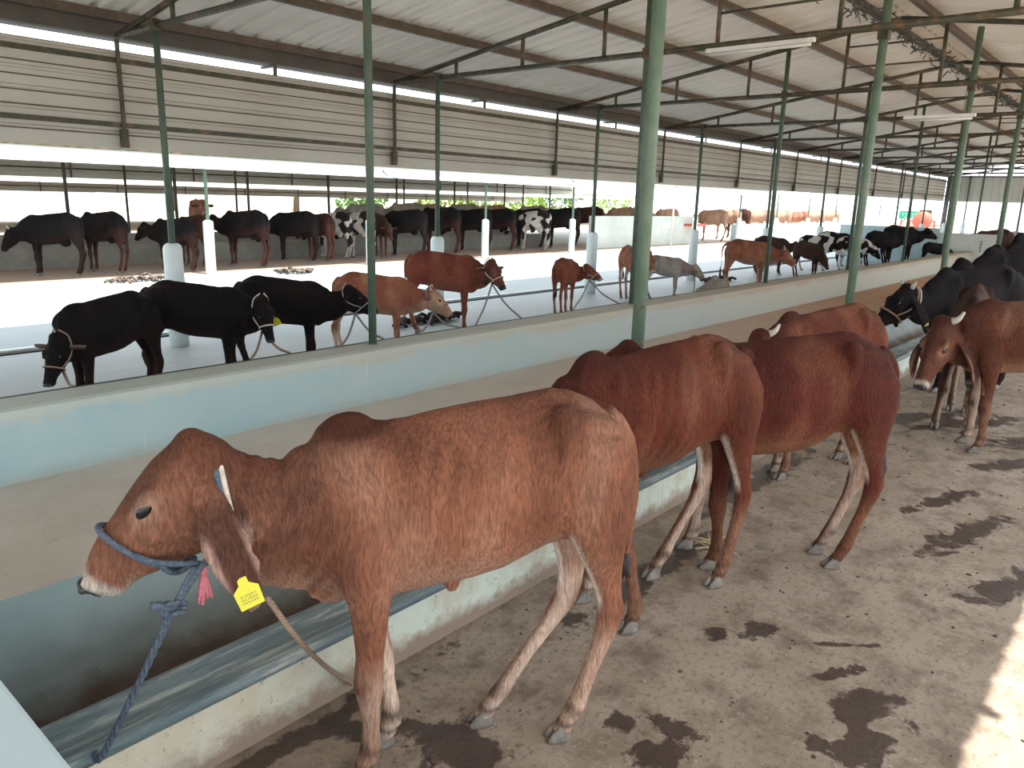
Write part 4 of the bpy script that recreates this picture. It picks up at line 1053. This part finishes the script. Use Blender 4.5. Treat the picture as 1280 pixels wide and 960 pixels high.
# ---- group at the right
r_, s_ = make_cow('calf', 'brown calf at the right edge turning its face to the camera, pale horn', (6.46, .67, 0), 118, .99,
    dict(coat=coat_brown(base=(.105, .037, .021), dark=(.055, .019, .013), pale=(.44, .25, .16), knee=(.06, .035, .025), muzzle=(.50, .42, .36), humpdark=.5, legpale=.5), poll=(.63, .07, .955), pitch=62, yaw=52, ears='droop', earlen=1.1, head=1.17, hump=.8, seed=6, horns=.5, hornsides=(1,),
         feet=dict(fl=(.30, .13), fr=(.30, -.12))), .0095)
fmz = s_.H(.40, 0, .11); fm = world_of(r_, fmz)
rope('tether_rope', [fm, Vector((5.75, 1.55, .30)), Vector((5.55, 1.80, .16)), Vector((5.45, 1.93, .08))], .007, M['rope_grey'], 'thin grey rope from the muzzle of the brown calf turning to the camera')
make_cow('calf', 'dark brown calf half hidden behind the brown calf with the pale horn', (7.05, 1.17, 0), 188, .97,
    dict(coat=coat_brown(base=(.05, .020, .014), dark=(.03, .013, .010), pale=(.24, .14, .09), knee=(.05, .03, .02), muzzle=(.2, .17, .15), legpale=.5), poll=(.60, .06, .88), pitch=65, yaw=10, ears='droop', hump=.8, seed=7, feet=dict(fl=(.36, .10), fr=(.33, -.13))), .013)
make_cow('cow', 'black young cow with white neck cord, head low in profile over the trough', (8.36, 1.42, 0), 146, 1.05,
    dict(coat=coat_black(seed=2, lower=.2), poll=(.74, .02, .97), pitch=48, yaw=0, ears='droop', hump=1.1, seed=8, halter='rope_jute', collar='strap', horns=.25, eartag=1, feet=dict()), .013, cat='cow')
make_cow('cow', 'black cow behind the black young cow with the neck cord', (10.7, 1.40, 0), 140, 1.15, dict(coat=coat_black(seed=3, lower=.2), poll=(.66, 0, 1.0), pitch=60, ears='droop', hump=1.2), .016, cat='cow')
make_cow('cow', 'black cow with tall hump farthest back at the right edge', (12.6, 1.42, 0), 150, 1.25, dict(coat=coat_black(seed=4, lower=.2), poll=(.66, 0, 1.0), pitch=60, ears='droop', hump=1.5), .016, cat='cow')

# ---- calves in the yard behind the low wall
def calf(x, y, hd, sc_, lab, coat, vox=.017, cat='calf', tether=None, **P):
    P['coat'] = coat; P.setdefault('hump', .3); P.setdefault('bone', .6)
    P.setdefault('fat', 1.1); P.setdefault('earlen', .75)
    r_, s_ = make_cow('calf' if cat == 'calf' else 'cow', lab, (x, y, F), hd, sc_, P, vox, cat=cat)
    if tether:
        m0 = world_of(r_, s_.H(.26, 0, .2))
        ends, mt, what = tether
        for i, e in enumerate(ends):
            k0 = m0.x * 4.10 / m0.y; e = Vector((k0 + (e[0] if len(ends) == 1 else (-.12, .30)[i] * m0.x / 5 ** .9), 4.12, .72)); mid = (m0 + e) / 2 + Vector((0, 0, -.035))
            rope('tether_rope', [m0, mid, e], .0085, M[mt], what + (', left strand' if i == 0 and len(ends) > 1 else ', right strand' if len(ends) > 1 else ''), twist=False)
    return r_, s_
blk = coat_black(seed=5, lower=.45)
calf(1.86, 4.80, 196, .64, 'small black calf with pale ears lowering its head at the far left', blk, poll=(.58, .10, .86), pitch=62, yaw=25, ears='side', earpale=1, halter='rope_jute', seed=1,
     tether=([(.05, 4.12, .72)], 'rope_jute', 'jute rope from the head of the small black calf at far left'), fat=1.2)
calf(2.47, 4.86, 318, .67, 'black calf facing the camera with a yellow ear tag in its right ear', coat_black(seed=6, lower=.5), poll=(.64, -.09, 1.0), pitch=62, yaw=-62, ears='hang', eartag=1, tags=1.5, tagface=1, halter='strap', fat=1.15,
     tether=([(2.28, 4.12, .72), (2.75, 4.12, .72)], 'rope_jute', 'pale rope below the black calf with the yellow tag'))
calf(3.22, 5.02, 322, .65, 'black calf in profile facing right with knotted halter', coat_black(seed=7, lower=.2), poll=(.74, -.03, 1.04), pitch=40, yaw=-12, ears='side', halter='rope_grey', fat=1.15, feet=dict(fr=(.29, -.06), fl=(.34, .07)),
     tether=([(2.96, 4.12, .72), (3.72, 4.12, .72)], 'rope_grey', 'grey rope below the black calf in profile'))
calf(4.12, 5.05, 318, .63, 'brown calf with pale cream face and white legs facing right', coat_brown(base=(.36, .14, .08), dark=(.22, .08, .05), pale=(.68, .52, .40), face=(.62, .42, .28), humpdark=0, muzzle=(.5, .36, .28), legpale=1.2), poll=(.75, -.03, .95), pitch=50, yaw=-10, ears='side', earlen=.6, horns=.3,
     halter='rope_grey', feet=dict(rl=(-.42, .07), rr=(-.47, -.07)), tether=([(4.05, 4.12, .72), (4.75, 4.12, .72)], 'rope_grey', 'rope below the brown calf with the cream face'))
calf(5.42, 5.55, 312, .72, 'red brown calf with black and white face turned to the camera', coat_brown(base=(.22, .065, .04), dark=(.12, .035, .025), pale=(.36, .18, .12), face=(.10, .05, .04), muzzle=(.03, .03, .03), humpdark=.2, legpale=.3), poll=(.66, -.14, 1.05), pitch=52, yaw=-50, ears='side', earlen=.85, halter='strap',
     hump=.7, tether=([(5.35, 4.12, .72), (6.9, 4.12, .72)], 'rope_grey', 'grey rope below the calf with the black and white face'))
calf(7.45, 5.55, 20, .60, 'small red calf seen from behind with its head turned right', coat_brown(base=(.24, .07, .04), dark=(.14, .04, .03), pale=(.34, .16, .10), humpdark=.2, legpale=.35), poll=(.50, -.28, .98), pitch=38, yaw=-75, ears='hang', halter='strap', fat=1.25,
     tether=([(8.0, 4.12, .72), (8.35, 4.12, .72)], 'rope_grey', 'rope below the small red calf seen from behind'))
calf(9.25, 5.75, 232, .66, 'ginger calf facing the camera beside the slim green post', coat_brown(base=(.30, .12, .07), dark=(.20, .07, .045), pale=(.44, .26, .17), humpdark=.1, legpale=.4), poll=(.66, .12, 1.08), pitch=62, yaw=15, ears='hang', halter='rope_grey',
     tether=([(.05, 4.12, .72)], 'rope_grey', 'rope below the ginger calf beside the slim post'))
calf(9.85, 5.55, 312, .54, 'grey white calf with brown neck reaching down to the feed heap', coat_brown(base=(.40, .38, .34), dark=(.24, .16, .12), pale=(.50, .48, .44), humpdark=.3, legpale=.7, face=(.30, .22, .18), muzzle=(.05, .05, .05)), poll=(.80, -.05, .92), pitch=55, yaw=-8, ears='hang',
     halter='strap', tether=([(.05, 4.12, .72)], 'rope_grey', 'rope below the grey white calf'))
calf(11.75, 5.15, 316, .72, 'long brown calf with short horns and dark tail in front of the black ones', coat_brown(base=(.27, .105, .058), dark=(.17, .06, .04), pale=(.52, .36, .26), humpdark=.2, legpale=.8), poll=(.78, -.05, .96), pitch=52, yaw=-22, ears='side', earlen=.7, horns=.6, fat=1.0,
     tail=[(-.53, 0, 1.05), (-.60, 0, .98), (-.62, 0, .85), (-.61, 0, .68), (-.62, 0, .50)], tuft=.28)
calf(15.3, 6.25, 310, .66, 'dark brown calf standing behind the horned brown calf', coat_black(base=(.05, .025, .02), tint=(.10, .045, .03), seed=8), poll=(.72, -.03, 1.0), pitch=50, ears='side')
calf(14.9, 5.35, 250, .62, 'dark brown calf lowering its head right of the horned calf', coat_black(base=(.045, .022, .018), tint=(.09, .04, .03), seed=9), poll=(.60, 0, .78), pitch=65, ears='side')
calf(17.1, 6.0, 300, .66, 'black and white calf with a white shoulder patch among the black ones', coat_black(seed=13, white=.52, lower=.1), poll=(.70, -.05, .90), pitch=55, ears='side')
calf(17.9, 5.45, 290, .64, 'round black calf with white lower legs right of the patched one', coat_black(seed=14, white=.28, lower=.1), poll=(.66, 0, .84), pitch=60, ears='side', fat=1.3)
calf(18.9, 6.2, 300, .70, 'black calf behind the round black one by the green post', coat_black(seed=15, white=.25, lower=.1), poll=(.72, 0, 1.0), pitch=50, ears='side')
calf(19.4, 5.3, 318, .74, 'black calf right of the second thick green post', coat_black(seed=16, lower=.2), poll=(.74, 0, 1.02), pitch=48, ears='side')
calf(20.75, 5.25, 318, .84, 'large black calf at the pen end wall with raised head facing right', coat_black(seed=17, lower=.2), poll=(.78, -.02, 1.08), pitch=35, ears='side', hump=.9)
calf(20.9, 4.50, 316, .52, 'smallest black calf standing in front at the pen end wall', coat_black(seed=18, lower=.2), poll=(.74, -.02, .85), pitch=40, ears='side')

# ---- row in the second shed: a few meshes, copied
def copy_tree(o, parent=None):
    c = o.copy(); COL.objects.link(c); c.parent = parent
    for ch in o.children: copy_tree(ch, c)
    return c
brk = dict(fat=1.12, earlen=.9, belly=.02, bone=1.2)
protos = {}
def far_cow(key, P, x, y, hd, sc_, lab, fz=F):
    if key not in protos:
        r_, s_ = make_cow('cow', lab, (x, y, fz), hd, sc_, P, .02, cat='cow', full=False); protos[key] = r_
    else:
        r_ = copy_tree(protos[key]); r_.location = (x, y, fz); r_.rotation_euler = (0, 0, R(hd)); r_.scale = (sc_,) * 3; r_['label'] = lab
    return r_
bb = dict(brk, coat=coat_black(base=(.008, .007, .008), tint=(.09, .038, .028), seed=20, lower=.9), poll=(.74, 0, 1.02), pitch=55, ears='side', hump=1.1, extra=[((-.22, 0, .62), (.10, .08, .07))])
bl = dict(brk, coat=coat_black(base=(.008, .007, .008), tint=(.05, .03, .025), seed=21, lower=.5), poll=(.72, 0, .86), pitch=66, ears='side', hump=.7, horns=.4, extra=[((-.22, 0, .61), (.10, .08, .08))])
ho = dict(brk, coat=coat_black(base=(.016, .014, .014), tint=(.06, .035, .03), seed=24, white=.60, lower=.2), poll=(.72, 0, .86), pitch=66, ears='side', hump=.3, extra=[((-.24, 0, .60), (.10, .09, .09))])
br = dict(brk, coat=coat_black(base=(.06, .028, .022), tint=(.16, .06, .04), seed=25, lower=.9), poll=(.70, 0, .90), pitch=62, ears='side', hump=.7)
tn = dict(brk, coat=coat_brown(base=(.50, .31, .22), dark=(.36, .20, .14), pale=(.62, .46, .36), humpdark=.2, legpale=.3), poll=(.68, 0, .92), pitch=62, ears='side', hump=.9, extra=[((-.22, 0, .61), (.10, .08, .08))])
gy = dict(brk, coat=coat_brown(base=(.40, .36, .32), dark=(.26, .22, .20), pale=(.50, .46, .42), humpdark=.4, legpale=.3), poll=(.74, 0, 1.0), pitch=50, ears='side', hump=1.3)
rd = dict(brk, coat=coat_brown(base=(.40, .16, .10), dark=(.26, .09, .06), pale=(.66, .55, .48), humpdark=.1, legpale=.8), poll=(.74, 0, 1.15), pitch=40, ears='side', hump=.6, horns=.8)
for key, P, x, y, hd, sc_, lab in (
    ('bl', bl, 4.45, 13.2, 138, .84, 'dark cow farthest left in the back row with lowered horned head'),
    ('bb', bb, 5.25, 13.35, 112, .86, 'dark cow showing its rump behind the leftmost back row cow'),
    ('bb', bb, 6.25, 12.95, 118, .78, 'small dark cow between the two leftmost white sleeves'),
    ('br', br, 6.95, 13.7, 100, .80, 'dark brown cow hidden behind the bright white sleeve'),
    ('bb', bb, 7.62, 13.05, 116, .90, 'dark cow with reddish hind legs right of the bright white sleeve'),
    ('bl', bl, 8.95, 13.45, 130, .88, 'black cow behind the calf in profile, left of the patched cows'),
    ('br', br, 9.62, 13.6, 92, .84, 'dark brown cow with pale face marks left of the two patched cows'),
    ('ho', ho, 10.12, 13.8, 110, .86, 'left of the two adjoining black and white patched cows'),
    ('ho', ho, 10.62, 13.55, 92, .88, 'right of the two adjoining black and white patched cows'),
    ('br', br, 11.25, 13.6, 250, .84, 'dark brown cow beside the second slim post facing out'),
    ('bl', bl, 11.75, 13.3, 120, .93, 'large black cow right of the second slim post'),
    ('bb', bb, 13.05, 13.55, 116, .98, 'black cow with reddish thigh behind the second yard post'),
    ('bl', bl, 14.4, 13.75, 118, .95, 'black cow between the second yard post and a white sleeve'),
    ('bb', bb, 15.35, 13.75, 112, .96, 'dark cow with reddish flank right of the white sleeve'),
    ('ho', ho, 16.35, 13.35, 108, .93, 'black and white patched cow left of the big black cow'),
    ('bl', bl, 17.05, 14.1, 110, .96, 'black cow hidden behind the patched cow'),
    ('bl', bl, 17.95, 13.6, 140, 1.0, 'big black cow in side view at the right end of the back row'),
    ('gy', gy, 14.0, 17.6, 130, .98, 'pale grey cow behind the back row, left one'),
    ('gy', gy, 15.6, 17.6, 140, 1.02, 'pale grey humped cow behind the back row'),
    ('tn', tn, 16.6, 17.8, 130, 1.0, 'tan cow behind the back row'),
    ('gy', gy, 18.0, 17.6, 120, 1.02, 'third pale grey cow behind the back row'),
    ('tn', tn, 19.6, 17.8, 130, 1.0, 'second tan cow behind the back row'),
    ('gy', gy, 21.5, 17.6, 130, 1.0, 'pale grey cow behind the big black cow'),
    ('rd', rd, 8.9, 17.2, 250, 1.0, 'red and white horned cow facing out from behind the back row'),
    ('tn', tn, 24.2, 15.6, 140, 1.02, 'tan cow behind the white pen wall beside the thick post'),
    ('br', br, 26.0, 16.2, 130, 1.0, 'dark brown cow behind the white pen wall'),
    ('tn', tn, 28.2, 16.0, 150, 1.0, 'tan cow above the right end of the white pen wall'),
    ('br', br, 22.6, 16.0, 130, 1.02, 'brown cow under the bright trees behind the pen wall'),
    ('tn', tn, 27.4, 13.6, 110, 1.02, 'sunlit tan cow just right of the white pen wall'),
    ('tn', tn, 29.4, 14.0, 112, 1.04, 'second sunlit tan cow right of the white pen wall'),
    ('br', br, 31.0, 14.3, 100, 1.05, 'brown horned cow among the sunlit tan cows'),
    ('tn', tn, 32.8, 14.2, 128, 1.05, 'sunlit tan cow behind the slim green posts'),
    ('tn', tn, 35.2, 14.2, 128, 1.05, 'sunlit tan cow seen between two green posts'),
    ('rd', rd, 37.4, 14.2, 118, 1.0, 'reddish cow between the sunlit tan cows'),
    ('tn', tn, 39.6, 14.2, 140, 1.08, 'sunlit tan cow left of the thick green post'),
    ('tn', tn, 42.4, 14.4, 140, 1.1, 'last sunlit tan cow beside the thick green post')):
    far_cow(key, P, x, y, hd, sc_, lab)
for key, P, x, y, hd, sc_, lab in (('br', br, 23.6, 3.75, 140, 1.1, 'brown cow beyond the white end wall of the alley'), ('gy', gy, 27.0, 3.9, 150, 1.0, 'pale cow at the right edge beyond the alley end'),
                                   ('ho', ho, 25.2, 4.2, 120, 1.0, 'patched cow beyond the end wall of the alley')):
    far_cow(key, P, x, y, hd, sc_, lab, .0)
